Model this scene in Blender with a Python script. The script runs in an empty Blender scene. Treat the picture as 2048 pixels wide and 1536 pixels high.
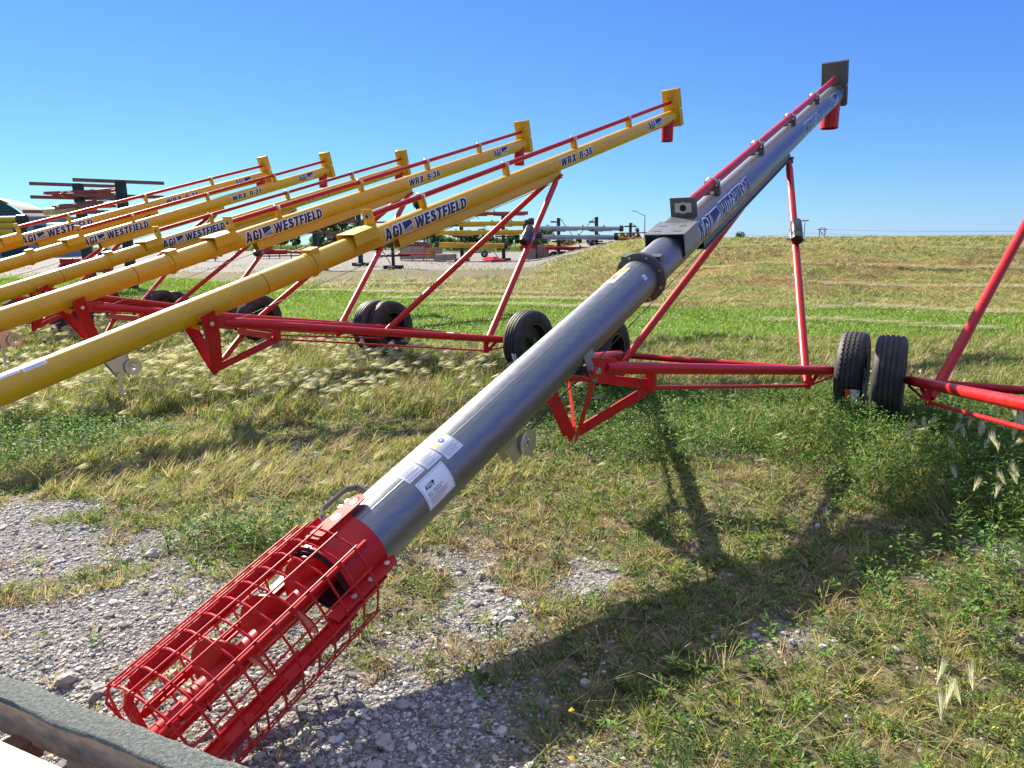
import bpy, bmesh, math, random
import numpy as np
from mathutils import Vector, Matrix
R_ = math.radians
random.seed(7); RNG = np.random.default_rng(11)
scene = bpy.context.scene
COL = scene.collection

# ------------------------------------------------------------ camera
F, PITCH, ROLL, CH = 1390.0, 0.202901, -0.01393, 1.45858
cd = bpy.data.cameras.new('camera'); cam = bpy.data.objects.new('camera', cd); COL.objects.link(cam)
cd.sensor_fit = 'HORIZONTAL'; cd.sensor_width = 36.0; cd.lens = 36.0 * F / 2048.0
cd.clip_start = 0.05; cd.clip_end = 3000
_R0 = Vector((1, 0, 0)); _U0 = Vector((0, math.sin(PITCH), math.cos(PITCH))); _F0 = Vector((0, math.cos(PITCH), -math.sin(PITCH)))
_c, _s = math.cos(ROLL), math.sin(ROLL)
_r = _R0 * _c + _U0 * _s; _u = _R0 * (-_s) + _U0 * _c
cam.matrix_world = Matrix(((_r.x, _u.x, -_F0.x, 0), (_r.y, _u.y, -_F0.y, 0), (_r.z, _u.z, -_F0.z, CH), (0, 0, 0, 1)))
scene.camera = cam
def P(px, py, Y):
    """point on the sight line through a photo pixel (2048x1536) at world depth Y"""
    x, y = (px - 1024) / F, -(py - 768) / F
    d = _F0 + _r * x + _u * y
    t = Y / d.y
    return Vector((d.x * t, Y, CH + d.z * t))

# ------------------------------------------------------------ light
SUN_AZ, SUN_EL = -38.0, 34.5      # azimuth clockwise from +Y
w = bpy.data.worlds.new('World'); scene.world = w; w.use_nodes = True
nt = w.node_tree; bg = nt.nodes['Background']
sky = nt.nodes.new('ShaderNodeTexSky'); sky.sky_type = 'NISHITA'; sky.sun_disc = False
sky.sun_elevation = R_(SUN_EL); sky.sun_rotation = R_(SUN_AZ)
sky.air_density = 1.0; sky.dust_density = 0.0; sky.ozone_density = 6.0; sky.altitude = 200
# the phone camera's rendering of that sky: each channel on its own soft tone curve
_sx = nt.nodes.new('ShaderNodeSeparateXYZ'); _cx = nt.nodes.new('ShaderNodeCombineXYZ'); nt.links.new(sky.outputs[0], _sx.inputs[0])
for _i, (_p, _g) in enumerate(((0.93, 0.196), (0.96, 0.272), (0.14, 1.77))):
    _pw = nt.nodes.new('ShaderNodeMath'); _pw.operation = 'POWER'; _pw.inputs[1].default_value = _p; nt.links.new(_sx.outputs[_i], _pw.inputs[0])
    _mu = nt.nodes.new('ShaderNodeMath'); _mu.operation = 'MULTIPLY'; _mu.inputs[1].default_value = _g; nt.links.new(_pw.outputs[0], _mu.inputs[0]); nt.links.new(_mu.outputs[0], _cx.inputs[_i])
# pale neutral zenith added out of view, to lift shadows and cut their blue
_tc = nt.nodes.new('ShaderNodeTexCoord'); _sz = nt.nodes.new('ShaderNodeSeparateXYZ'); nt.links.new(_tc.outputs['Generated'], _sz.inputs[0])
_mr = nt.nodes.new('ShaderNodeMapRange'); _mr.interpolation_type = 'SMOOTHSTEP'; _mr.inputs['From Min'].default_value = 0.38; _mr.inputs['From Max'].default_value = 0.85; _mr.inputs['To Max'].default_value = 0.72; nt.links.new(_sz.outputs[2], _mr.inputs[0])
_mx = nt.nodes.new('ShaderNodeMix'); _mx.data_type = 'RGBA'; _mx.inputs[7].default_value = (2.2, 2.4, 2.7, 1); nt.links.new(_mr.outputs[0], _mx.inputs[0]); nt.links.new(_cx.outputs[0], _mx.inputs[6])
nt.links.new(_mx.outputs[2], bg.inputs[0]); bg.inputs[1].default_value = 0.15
sl = bpy.data.lights.new('sun', 'SUN'); sl.energy = 5.0; sl.angle = R_(0.53); sl.color = (1.0, 0.90, 0.74)
so = bpy.data.objects.new('sun', sl); COL.objects.link(so)
_sd = Vector((math.sin(R_(SUN_AZ)) * math.cos(R_(SUN_EL)), math.cos(R_(SUN_AZ)) * math.cos(R_(SUN_EL)), math.sin(R_(SUN_EL))))
so.rotation_euler = _sd.to_track_quat('Z', 'Y').to_euler()
scene.view_settings.view_transform = 'Standard'; scene.view_settings.look = 'None'
scene.view_settings.exposure = 1.5; scene.view_settings.gamma = 1.0
scene.cycles.max_bounces = 6; scene.cycles.diffuse_bounces = 3; scene.cycles.glossy_bounces = 3
scene.cycles.transmission_bounces = 4; scene.cycles.transparent_max_bounces = 6

# ------------------------------------------------------------ materials
def mat(name, col, rough=0.5, metal=0.0, noise=0.0, nscale=8.0, col2=None, bump=0.0, bscale=60.0, coat=0.0, spec=0.5, stretch=None, dirt=0):
    m = bpy.data.materials.new(name); m.use_nodes = True; t = m.node_tree; b = t.nodes['Principled BSDF']
    b.inputs['Base Color'].default_value = (*col, 1); b.inputs['Roughness'].default_value = rough; b.inputs['Metallic'].default_value = metal
    b.inputs['Coat Weight'].default_value = coat; b.inputs['Coat Roughness'].default_value = 0.08; b.inputs['Specular IOR Level'].default_value = spec
    tc = t.nodes.new('ShaderNodeTexCoord'); src = tc.outputs['Object']
    if stretch:
        mp = t.nodes.new('ShaderNodeMapping'); mp.inputs['Scale'].default_value = stretch; t.links.new(src, mp.inputs[0]); src = mp.outputs[0]
    if noise > 0:
        n = t.nodes.new('ShaderNodeTexNoise'); n.inputs['Scale'].default_value = nscale; n.inputs['Detail'].default_value = 6; n.inputs['Roughness'].default_value = 0.65
        t.links.new(src, n.inputs['Vector'])
        r = t.nodes.new('ShaderNodeValToRGB'); r.color_ramp.elements[0].position = 0.35; r.color_ramp.elements[1].position = 0.68
        c2 = col2 or tuple(c * (1 - noise) for c in col)
        r.color_ramp.elements[0].color = (*c2, 1); r.color_ramp.elements[1].color = (*col, 1)
        t.links.new(n.outputs['Fac'], r.inputs[0]); t.links.new(r.outputs[0], b.inputs['Base Color'])
        mr = t.nodes.new('ShaderNodeMapRange'); mr.inputs['To Min'].default_value = max(0.02, rough - 0.08); mr.inputs['To Max'].default_value = min(1, rough + 0.1)
        t.links.new(n.outputs['Fac'], mr.inputs[0]); t.links.new(mr.outputs[0], b.inputs['Roughness'])
    if dirt > 0:
        nd = t.nodes.new('ShaderNodeTexNoise'); nd.inputs['Scale'].default_value = 9; nd.inputs['Detail'].default_value = 12; nd.inputs['Roughness'].default_value = 0.78
        t.links.new(tc.outputs['Object'], nd.inputs['Vector'])
        rd = t.nodes.new('ShaderNodeValToRGB'); rd.color_ramp.elements[0].position = 0.30; rd.color_ramp.elements[1].position = 0.50
        rd.color_ramp.elements[0].color = (dirt, dirt, dirt, 1); rd.color_ramp.elements[1].color = (0, 0, 0, 1); t.links.new(nd.outputs['Fac'], rd.inputs[0])
        md = t.nodes.new('ShaderNodeMix'); md.data_type = 'RGBA'; md.inputs[7].default_value = (0.20, 0.15, 0.09, 1); t.links.new(rd.outputs[0], md.inputs[0])
        lk = b.inputs['Base Color'].links
        if lk: t.links.new(lk[0].from_socket, md.inputs[6])
        else: md.inputs[6].default_value = (*col, 1)
        t.links.new(md.outputs[2], b.inputs['Base Color'])
    if bump > 0:
        n2 = t.nodes.new('ShaderNodeTexNoise'); n2.inputs['Scale'].default_value = bscale; n2.inputs['Detail'].default_value = 4
        t.links.new(src, n2.inputs['Vector'])
        bp = t.nodes.new('ShaderNodeBump'); bp.inputs['Strength'].default_value = bump; bp.inputs['Distance'].default_value = 0.004
        t.links.new(n2.outputs['Fac'], bp.inputs['Height']); t.links.new(bp.outputs[0], b.inputs['Normal'])
    return m
M = {}
M['galv'] = mat('galvanised_steel', (0.24, 0.255, 0.27), 0.42, 0.9, 0.20, 4, stretch=(2, 12, 12), bump=0.12, bscale=30, dirt=.25)
M['galv_dull'] = mat('galvanised_plate', (0.27, 0.28, 0.28), 0.45, 0.75, 0.15, 20)
M['dark_plate'] = mat('grey_bracket', (0.13, 0.135, 0.13), 0.45, 0.5, 0.12, 30)
M['yellow'] = mat('yellow_paint', (0.70, 0.39, 0.008), 0.34, 0, 0.08, 2, col2=(0.64, 0.35, 0.010), coat=0.1, dirt=.22)
M['red'] = mat('red_paint', (0.50, 0.006, 0.009), 0.40, 0, 0.10, 5, coat=0.0, spec=0.35, dirt=.22)
M['red_matte'] = mat('red_paint_dull', (0.50, 0.006, 0.009), 0.62, 0, 0.14, 9, spec=0.2, dirt=.3)
M['red_old'] = mat('weathered_red_paint', (0.42, 0.07, 0.06), 0.6, 0, 0.45, 6)
M['maroon'] = mat('rusty_maroon_steel', (0.30, 0.10, 0.085), 0.7, 0, 0.4, 7)
M['tyre'] = mat('tyre_rubber', (0.024, 0.024, 0.026), 0.62, 0, 0.35, 18, bump=0.2, bscale=150, dirt=.35)
M['rim'] = mat('black_rim', (0.02, 0.02, 0.02), 0.4, 0.2)
M['hub'] = mat('green_hub', (0.03, 0.06, 0.01), 0.5)
M['zinc'] = mat('zinc_hardware', (0.62, 0.62, 0.58), 0.3, 0.9, 0.1, 60)
M['black'] = mat('black_plastic', (0.012, 0.014, 0.013), 0.3, coat=0.2)
M['cable'] = mat('wire_rope', (0.05, 0.05, 0.045), 0.5, 0.6)
M['white'] = mat('white_label', (0.78, 0.79, 0.80), 0.4)
M['navy'] = mat('navy_print', (0.008, 0.012, 0.05), 0.4)
M['ink'] = mat('grey_print', (0.22, 0.24, 0.28), 0.5)
M['inkred'] = mat('red_print', (0.55, 0.03, 0.03), 0.5)
M['warn'] = mat('yellow_print', (0.75, 0.55, 0.02), 0.5)
M['blue'] = mat('blue_print', (0.02, 0.07, 0.35), 0.5)
M['orange'] = mat('orange_paint', (0.75, 0.13, 0.01), 0.4)
M['darkpost'] = mat('dark_green_post', (0.012, 0.03, 0.026), 0.6, 0, 0.3, 8)
M['brownpost'] = mat('rusty_post', (0.05, 0.032, 0.024), 0.8, 0, 0.4, 8)
M['wood'] = mat('weathered_timber', (0.42, 0.31, 0.20), 0.75, 0, 0.45, 6, stretch=(1, 9, 9), bump=0.3, bscale=40)
M['crate'] = mat('crate_wood', (0.50, 0.36, 0.24), 0.8, 0, 0.35, 3, stretch=(1, 1, 6))
M['carpet'] = mat('green_grey_carpet', (0.15, 0.175, 0.165), 0.95, 0, 0.75, 120, bump=1.0, bscale=260)
M['cream'] = mat('cream_tube_paint', (0.55, 0.46, 0.24), 0.45, 0, 0.2, 4)
M['palegrey'] = mat('pale_grey_tube', (0.40, 0.42, 0.43), 0.45, 0.3, 0.15, 4)
M['roof'] = mat('ribbed_grey_roof', (0.17, 0.18, 0.165), 0.7, 0, 0.12, 2, stretch=(1, 12, 1))
M['greenwall'] = mat('dark_green_siding', (0.008, 0.045, 0.045), 0.6)
M['shedwall'] = mat('white_shed_siding', (0.22, 0.25, 0.30), 0.7)
M['pole'] = mat('pole_grey', (0.20, 0.21, 0.22), 0.6)
M['screwdark'] = mat('dark_tube_inside', (0.01, 0.01, 0.01), 0.8)

def attr_mat(name, translucent=0.4, rough=0.6, spec=0.3):
    """colour comes from the mesh's own leaf-by-leaf colour; thin leaves let some light through"""
    m = bpy.data.materials.new(name); m.use_nodes = True; t = m.node_tree; b = t.nodes['Principled BSDF']
    a = t.nodes.new('ShaderNodeAttribute'); a.attribute_name = 'tint'
    b.inputs['Roughness'].default_value = rough; b.inputs['Specular IOR Level'].default_value = spec
    t.links.new(a.outputs['Color'], b.inputs['Base Color'])
    if translucent > 0:
        tr = t.nodes.new('ShaderNodeBsdfTranslucent'); t.links.new(a.outputs['Color'], tr.inputs[0])
        mx = t.nodes.new('ShaderNodeMixShader'); mx.inputs[0].default_value = translucent
        t.links.new(b.outputs[0], mx.inputs[1]); t.links.new(tr.outputs[0], mx.inputs[2])
        t.links.new(mx.outputs[0], t.nodes['Material Output'].inputs[0])
    return m
M['leaf'] = attr_mat('leaf', 0.45)
M['stone'] = attr_mat('stone', 0.0, 0.85, 0.2)

# ------------------------------------------------------------ helpers
class MB:
    """collects shapes into one mesh"""
    def __init__(s): s.v = []; s.f = []; s.k = []
    def add(s, vs, fs):
        k = len(s.v); s.k.append((k, len(s.f))); s.v += [tuple(v) for v in vs]; s.f += [tuple(k + i for i in f) for f in fs]
    def box(s, c, hx, hy, hz, X=(1, 0, 0), Y=(0, 1, 0), Z=(0, 0, 1)):
        c, X, Y, Z = Vector(c), Vector(X) * hx, Vector(Y) * hy, Vector(Z) * hz
        vs = [c + X * a + Y * b + Z * d for a in (-1, 1) for b in (-1, 1) for d in (-1, 1)]
        s.add(vs, [(0, 1, 3, 2), (4, 6, 7, 5), (0, 4, 5, 1), (2, 3, 7, 6), (0, 2, 6, 4), (1, 5, 7, 3)]); return s
    def bar(s, a, b, wy, wz, up=(0, 0, 1)):
        """flat bar from a to b, widths wy (sideways) and wz (along up)"""
        a, b = Vector(a), Vector(b); X = (b - a).normalized(); Y = Vector(up).cross(X)
        if Y.length < 1e-4: Y = Vector((0, 1, 0)).cross(X)
        Y.normalize(); Z = X.cross(Y)
        return s.box((a + b) / 2, (b - a).length / 2, wy / 2, wz / 2, X, Y, Z)
    def tube(s, a, b, r, n=16, r2=None, cap=True):
        a, b = Vector(a), Vector(b); r2 = r if r2 is None else r2
        X = (b - a).normalized(); Y = X.orthogonal().normalized(); Z = X.cross(Y)
        vs = []
        for p, q in ((a, r), (b, r2)):
            for i in range(n):
                t = 2 * math.pi * i / n; vs.append(p + Y * (q * math.cos(t)) + Z * (q * math.sin(t)))
        fs = [(i, (i + 1) % n, n + (i + 1) % n, n + i) for i in range(n)]
        if cap: fs += [tuple(reversed(range(n))), tuple(range(n, 2 * n))]
        s.add(vs, fs); return s
    def pipe(s, a, b, r, ri, n=32):
        """hollow tube"""
        return s.lathe(a, Vector(b) - Vector(a), [(0, ri), (0, r), (1, r), (1, ri)], n, closed=True)
    def lathe(s, o, ax, prof, n=32, closed=False, rel=True, zig=None):
        """profile of (t along ax, radius); rel: t is a fraction of ax"""
        o, ax = Vector(o), Vector(ax); L = ax.length; X = ax / L; Y = X.orthogonal().normalized(); Z = X.cross(Y); m = len(prof); vs = []
        for i in range(n):
            t = 2 * math.pi * i / n; d = Y * math.cos(t) + Z * math.sin(t)
            for k, (h, r) in enumerate(prof):
                hh = (h * L if rel else h) + (zig[k] * (1 if i % 2 else -1) if zig else 0)
                vs.append(o + X * hh + d * r)
        fs = []
        for i in range(n):
            j = (i + 1) % n
            for k in range(m if closed else m - 1):
                l = (k + 1) % m; fs.append((i * m + k, i * m + l, j * m + l, j * m + k))
        s.add(vs, fs); return s
    def wire(s, pts, r, n=6, closed=False):
        pts = [Vector(p) for p in pts]; m = len(pts); vs = []; Yp = None
        for i, p in enumerate(pts):
            d = (pts[(i + 1) % m] - pts[i - 1]) if (closed or 0 < i < m - 1) else (pts[1] - pts[0] if i == 0 else pts[-1] - pts[-2])
            X = d.normalized(); Y = X.orthogonal().normalized() if Yp is None else (Yp - X * Yp.dot(X)).normalized(); Yp = Y; Z = X.cross(Y)
            for k in range(n):
                t = 2 * math.pi * k / n; vs.append(p + Y * (r * math.cos(t)) + Z * (r * math.sin(t)))
        fs = []
        for i in range(m if closed else m - 1):
            j = (i + 1) % m
            for k in range(n): l = (k + 1) % n; fs.append((i * n + k, i * n + l, j * n + l, j * n + k))
        if not closed: fs += [tuple(reversed(range(n))), tuple(range((m - 1) * n, m * n))]
        s.add(vs, fs); return s
    def prism(s, poly, off):
        """flat polygon (list of points) thickened by vector off"""
        n = len(poly); off = Vector(off); vs = [Vector(p) for p in poly] + [Vector(p) + off for p in poly]
        s.add(vs, [tuple(range(n)), tuple(reversed(range(n, 2 * n)))] + [(i, i + n, (i + 1) % n + n, (i + 1) % n) for i in range(n)]); return s
    def build(s, name, m, parent=None, smooth=35, bevel=0):
        me = bpy.data.meshes.new(name); me.from_pydata(s.v, [], s.f)
        bm = bmesh.new(); bm.from_mesh(me); bmesh.ops.recalc_face_normals(bm, faces=bm.faces); bm.to_mesh(me); bm.free()
        me.materials.append(m)
        if smooth:
            me.polygons.foreach_set('use_smooth', [True] * len(me.polygons)); me.set_sharp_from_angle(angle=R_(smooth))
        o = bpy.data.objects.new(name, me); COL.objects.link(o)
        if parent: o.parent = parent
        if bevel:
            b = o.modifiers.new('bevel', 'BEVEL'); b.width = bevel; b.segments = 2; b.limit_method = 'ANGLE'
        return o
def build_each(g, name, m, parent=None):
    """every shape collected in g becomes an object of its own"""
    ks = g.k + [(len(g.v), len(g.f))]; out = []
    for (v0, f0), (v1, f1) in zip(ks, ks[1:]):
        h = MB(); h.v = g.v[v0:v1]; h.f = [tuple(i - v0 for i in f) for f in g.f[f0:f1]]; out.append(h.build(name, m, parent))
    return out
def tag(o, label=None, cat=None, group=None, kind=None):
    if label: o['label'] = label
    if cat: o['category'] = cat
    if group: o['group'] = group
    if kind: o['kind'] = kind
    return o
def empty(name, loc=(0, 0, 0), rz=0.0, parent=None):
    o = bpy.data.objects.new(name, None); COL.objects.link(o); o.location = loc; o.rotation_euler = (0, 0, rz); o.empty_display_size = 0.1
    if parent: o.parent = parent
    return o

# ------------------------------------------------------------ lettering wrapped on a round tube
def text_mesh(body, size, bold, shear=0.18):
    cu = bpy.data.curves.new('lettering', 'FONT'); cu.body = body; cu.size = size; cu.offset = bold; cu.shear = shear; cu.resolution_u = 2
    cu.fill_mode = 'FRONT'; cu.space_character = 1.04
    o = bpy.data.objects.new('lettering', cu); COL.objects.link(o)
    dg = bpy.context.evaluated_depsgraph_get(); me = bpy.data.meshes.new_from_object(o.evaluated_get(dg))
    bpy.data.objects.remove(o); bpy.data.curves.remove(cu); return me
def wrap(me, name, m, parent, a, u, v, rt, r, s0, s1, th0, hgt, x0, x1, y0, y1, lift):
    """flat drawing (x0..x1, y0..y1) laid on the tube: x along the tube from s0 to s1, y up round it, centred on angle th0"""
    bm = bmesh.new(); bm.from_mesh(me)
    n = 7
    for i in range(1, n):
        bmesh.ops.bisect_plane(bm, geom=bm.verts[:] + bm.edges[:] + bm.faces[:], plane_co=(0, y0 + (y1 - y0) * i / n, 0), plane_no=(0, 1, 0))
    for p in bm.verts:
        s = s0 + (s1 - s0) * (p.co.x - x0) / (x1 - x0); h = ((p.co.y - y0) / (y1 - y0) - 0.5) * hgt
        th = R_(th0) - h / r; q = a + u * s + (v * math.cos(th) + rt * math.sin(th)) * (r + lift)
        p.co = q
    bm.to_mesh(me); bm.free(); me.materials.clear(); me.materials.append(m)
    o = bpy.data.objects.new(name, me); COL.objects.link(o); o.parent = parent; return o
def ext(me):
    c = [x.co for x in me.vertices]; return min(p.x for p in c), max(p.x for p in c), min(p.y for p in c), max(p.y for p in c)
def join_flat(items):
    """items of (verts, faces) in 2-D -> mesh"""
    me = bpy.data.meshes.new('print'); vs = []; fs = []
    for V, Fc in items:
        k = len(vs); vs += [(x, y, 0) for x, y in V]; fs += [tuple(k + i for i in f) for f in Fc]
    me.from_pydata(vs, [], fs); return me
def rect(x0, y0, x1, y1): return ([(x0, y0), (x1, y0), (x1, y1), (x0, y1)], [(0, 1, 2, 3)])
def logo_square(parent, fr, r, s0, s1, th0, hgt):
    a, u, v, rt = fr
    wrap(join_flat([rect(0, 0, 1, 1)]), 'lettering', M['white'], parent, a, u, v, rt, r, s0 - .008, s1 + .008, th0, hgt + .018, 0, 1, 0, 1, .0007)
    sh = [(0.0, 0.0), (1.0, 0.0), (1.0, 1.0), (0.0, 1.0)]
    nav = [([(0, .3), (1, .62), (1, 1), (0, 1)], [(0, 1, 2, 3)])]
    for k in range(3):
        y = .22 - k * .12
        nav.append(([(0, y - .0), (.35, y + .06), (1, .40 - k * .17), (1, .50 - k * .17), (.35, y + .12), (0, y + .05)], [(0, 1, 2, 3, 4, 5)]))
    wrap(join_flat(nav), 'lettering', M['navy'], parent, a, u, v, rt, r, s0, s1, th0, hgt, 0, 1, -.02, 1, .0014)
GL = {
'I': (.28, [[(0,0),(.28,0),(.28,1),(0,1)]]),
'E': (.62, [[(0,0),(.62,0),(.62,.23),(.28,.23),(.28,.39),(.57,.39),(.57,.61),(.28,.61),(.28,.77),(.61,.77),(.61,1),(0,1)]]),
'F': (.60, [[(0,0),(.28,0),(.28,.38),(.55,.38),(.55,.60),(.28,.60),(.28,.77),(.60,.77),(.60,1),(0,1)]]),
'L': (.58, [[(0,0),(.58,0),(.58,.24),(.28,.24),(.28,1),(0,1)]]),
'T': (.68, [[(.2,0),(.48,0),(.48,.76),(.68,.76),(.68,1),(0,1),(0,.76),(.2,.76)]]),
'H': (.74, [[(0,0),(.28,0),(.28,.38),(.46,.38),(.46,0),(.74,0),(.74,1),(.46,1),(.46,.62),(.28,.62),(.28,1),(0,1)]]),
'A': (.82, [[(0,0),(.28,0),(.32,.18),(.50,.18),(.54,0),(.82,0),(.56,1),(.26,1)],[(.36,.38),(.41,.68),(.46,.38)]]),
'W': (1.12, [[(.18,0),(.46,0),(.56,.5),(.66,0),(.94,0),(1.12,1),(.86,1),(.79,.45),(.69,1),(.43,1),(.33,.45),(.26,1),(0,1)]]),
'X': (.82, [[(0,0),(.3,0),(.40,.25),(.50,0),(.82,0),(.57,.5),(.80,1),(.51,1),(.41,.77),(.32,1),(.02,1),(.25,.5)]]),
'N': (.75, [[(0,0),(.27,0),(.27,.48),(.48,0),(.75,0),(.75,1),(.48,1),(.48,.52),(.27,1),(0,1)]]),
'D': (.72, [[(0,0),(.38,0),(.58,.08),(.70,.26),(.72,.5),(.70,.74),(.58,.92),(.38,1),(0,1)],[(.28,.22),(.28,.78),(.36,.78),(.42,.70),(.44,.5),(.42,.30),(.36,.22)]]),
'O': (.74, [[(.37,0),(.58,.05),(.70,.22),(.74,.5),(.70,.78),(.58,.95),(.37,1),(.16,.95),(.04,.78),(0,.5),(.04,.22),(.16,.05)],[(.37,.22),(.30,.30),(.28,.5),(.30,.70),(.37,.78),(.44,.70),(.46,.5),(.44,.30)]]),
'G': (.74, [[(.72,.56),(.38,.56),(.38,.36),(.46,.36),(.46,.26),(.40,.21),(.34,.22),(.29,.32),(.28,.5),(.29,.68),(.35,.79),(.41,.78),(.46,.70),(.46,.65),(.73,.65),(.71,.80),(.60,.95),(.40,1.0),(.20,.96),(.06,.80),(0,.5),(.06,.20),(.20,.04),(.36,0),(.46,.02),(.52,.08),(.54,0),(.72,0)]]),
'C': (.72, [[(.72,.36),(.45,.36),(.44,.27),(.38,.21),(.32,.24),(.28,.36),(.28,.64),(.32,.76),(.38,.79),(.44,.73),(.45,.64),(.72,.64),(.70,.80),(.58,.96),(.38,1.0),(.18,.96),(.05,.80),(0,.5),(.05,.20),(.18,.04),(.38,0),(.58,.04),(.70,.20)]]),
'U': (.72, [[(0,1),(0,.30),(.08,.08),(.24,0),(.48,0),(.64,.08),(.72,.30),(.72,1),(.44,1),(.44,.30),(.40,.22),(.32,.22),(.28,.30),(.28,1)]]),
'S': (.68, [[(0,.33),(.03,.13),(.15,.02),(.34,0),(.54,.03),(.66,.15),(.68,.32),(.62,.50),(.48,.59),(.33,.65),(.28,.72),(.31,.79),(.37,.79),(.40,.70),(.66,.70),(.62,.88),(.50,.98),(.33,1),(.15,.97),(.04,.86),(.02,.70),(.08,.54),(.20,.45),(.36,.38),(.40,.31),(.37,.22),(.31,.22),(.27,.33)]]),
'R': (.76, [[(0,0),(.28,0),(.28,.38),(.36,.38),(.46,0),(.76,0),(.62,.44),(.70,.56),(.72,.72),(.68,.90),(.56,.99),(.40,1),(0,1)],[(.28,.58),(.28,.80),(.36,.80),(.42,.77),(.44,.70),(.43,.63),(.36,.58)]]),
'8': (.69, [[(.35,0),(.55,.03),(.68,.14),(.70,.32),(.66,.45),(.58,.53),(.65,.62),(.67,.76),(.62,.91),(.50,.99),(.34,1),(.18,.99),(.06,.91),(.01,.76),(.03,.62),(.10,.53),(.03,.45),(-.01,.32),(.01,.14),(.14,.03)],[(.27,.2),(.24,.31),(.28,.42),(.40,.42),(.44,.31),(.41,.2)],[(.28,.62),(.26,.71),(.29,.80),(.39,.80),(.42,.71),(.40,.62)]]),
'3': (.67, [[(0,.32),(.03,.12),(.14,.02),(.34,0),(.54,.04),(.66,.16),(.67,.34),(.60,.48),(.52,.53),(.60,.60),(.65,.74),(.60,.90),(.48,.98),(.32,1),(.15,.97),(.04,.86),(.01,.70),(.27,.70),(.29,.78),(.35,.79),(.39,.72),(.36,.63),(.24,.61),(.24,.42),(.36,.41),(.41,.32),(.37,.22),(.31,.22),(.27,.32)]]),
'6': (.69, [[(.66,.74),(.60,.92),(.46,1),(.30,1),(.12,.92),(.03,.76),(0,.5),(.03,.2),(.14,.05),(.34,0),(.54,.04),(.66,.16),(.69,.32),(.65,.50),(.54,.61),(.40,.63),(.28,.58),(.29,.72),(.34,.79),(.39,.74)],[(.29,.22),(.27,.34),(.30,.42),(.37,.44),(.42,.36),(.42,.28),(.37,.20)]]),
'1': (.44, [[(.16,0),(.44,0),(.44,1),(.24,1),(.16,.86),(0,.78),(0,.58),(.16,.64)]]),
'-': (.32, [[(0,.30),(.32,.30),(.32,.54),(0,.54)]])}
GL['0'] = GL['O']
from mathutils.geometry import tessellate_polygon
def grow(poly, d):
    """outline moved outwards by d"""
    n = len(poly); A_ = sum(poly[i][0] * poly[(i + 1) % n][1] - poly[(i + 1) % n][0] * poly[i][1] for i in range(n)); sg = 1 if A_ > 0 else -1; out = []
    for i in range(n):
        p, q, r = (Vector(poly[(i + k) % n]) for k in (-1, 0, 1)); a_ = (q - p).normalized(); b_ = (r - q).normalized()
        n1 = Vector((a_.y, -a_.x)) * sg; n2 = Vector((b_.y, -b_.x)) * sg; m_ = n1 + n2
        if m_.length < 1e-3: m_ = n1
        m_.normalize(); k = min(1.6, 1 / max(.3, m_.dot(n1))); out.append(tuple(q + m_ * (d * k)))
    return out
def word_flat(word, d=0, holes=True, sl=.20, gap=.085, par=None):
    items = []; x = 0; i = 0
    for ch in word:
        if ch == ' ': x += .28; continue
        W_, polys = GL[ch]; i += 1
        if par is None or i % 2 == par:
            pl = [grow(polys[0], d) if d else polys[0]] + (polys[1:] if holes else [])
            pts = [q for p in pl for q in p]; tri = tessellate_polygon([[Vector((a_, b_, 0)) for a_, b_ in p] for p in pl])
            items.append(([(x + a_ + sl * b_, b_) for a_, b_ in pts], [tuple(t_) for t_ in tri]))
        x += W_ + gap
    return items, x - gap + sl
def brand(parent, fr, r, word, s0, s1, th0, hgt, logo=None, asp=None):
    """word between s0 and s1 in heavy sloped navy letters with a white edge"""
    a, u, v, rt = fr; g_ = .13
    for par in (0, 1):
        it, L_ = word_flat(word, g_ * .62, False, par=par)
        if it: wrap(join_flat(it), 'lettering', M['white'], parent, a, u, v, rt, r, s0, s1, th0, hgt, 0, L_, 0, 1, .0006 + .0002 * par)
    it, L_ = word_flat(word)
    wrap(join_flat(it), 'lettering', M['navy'], parent, a, u, v, rt, r, s0, s1, th0, hgt, 0, L_, 0, 1, .0014)
def patch(name, m, parent, fr, r, s0, s1, t0, t1, lift=.0008, n=10):
    """curved sheet on the tube between angles t0 and t1"""
    a, u, v, rt = fr; g = MB(); vs = []
    for i in range(n + 1):
        th = R_(t0 + (t1 - t0) * i / n); d = v * math.cos(th) + rt * math.sin(th)
        vs += [a + u * s0 + d * (r + lift), a + u * s1 + d * (r + lift)]
    g.add(vs, [(2 * i, 2 * i + 1, 2 * i + 3, 2 * i + 2) for i in range(n)])
    return g.build(name, m, parent)
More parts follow.
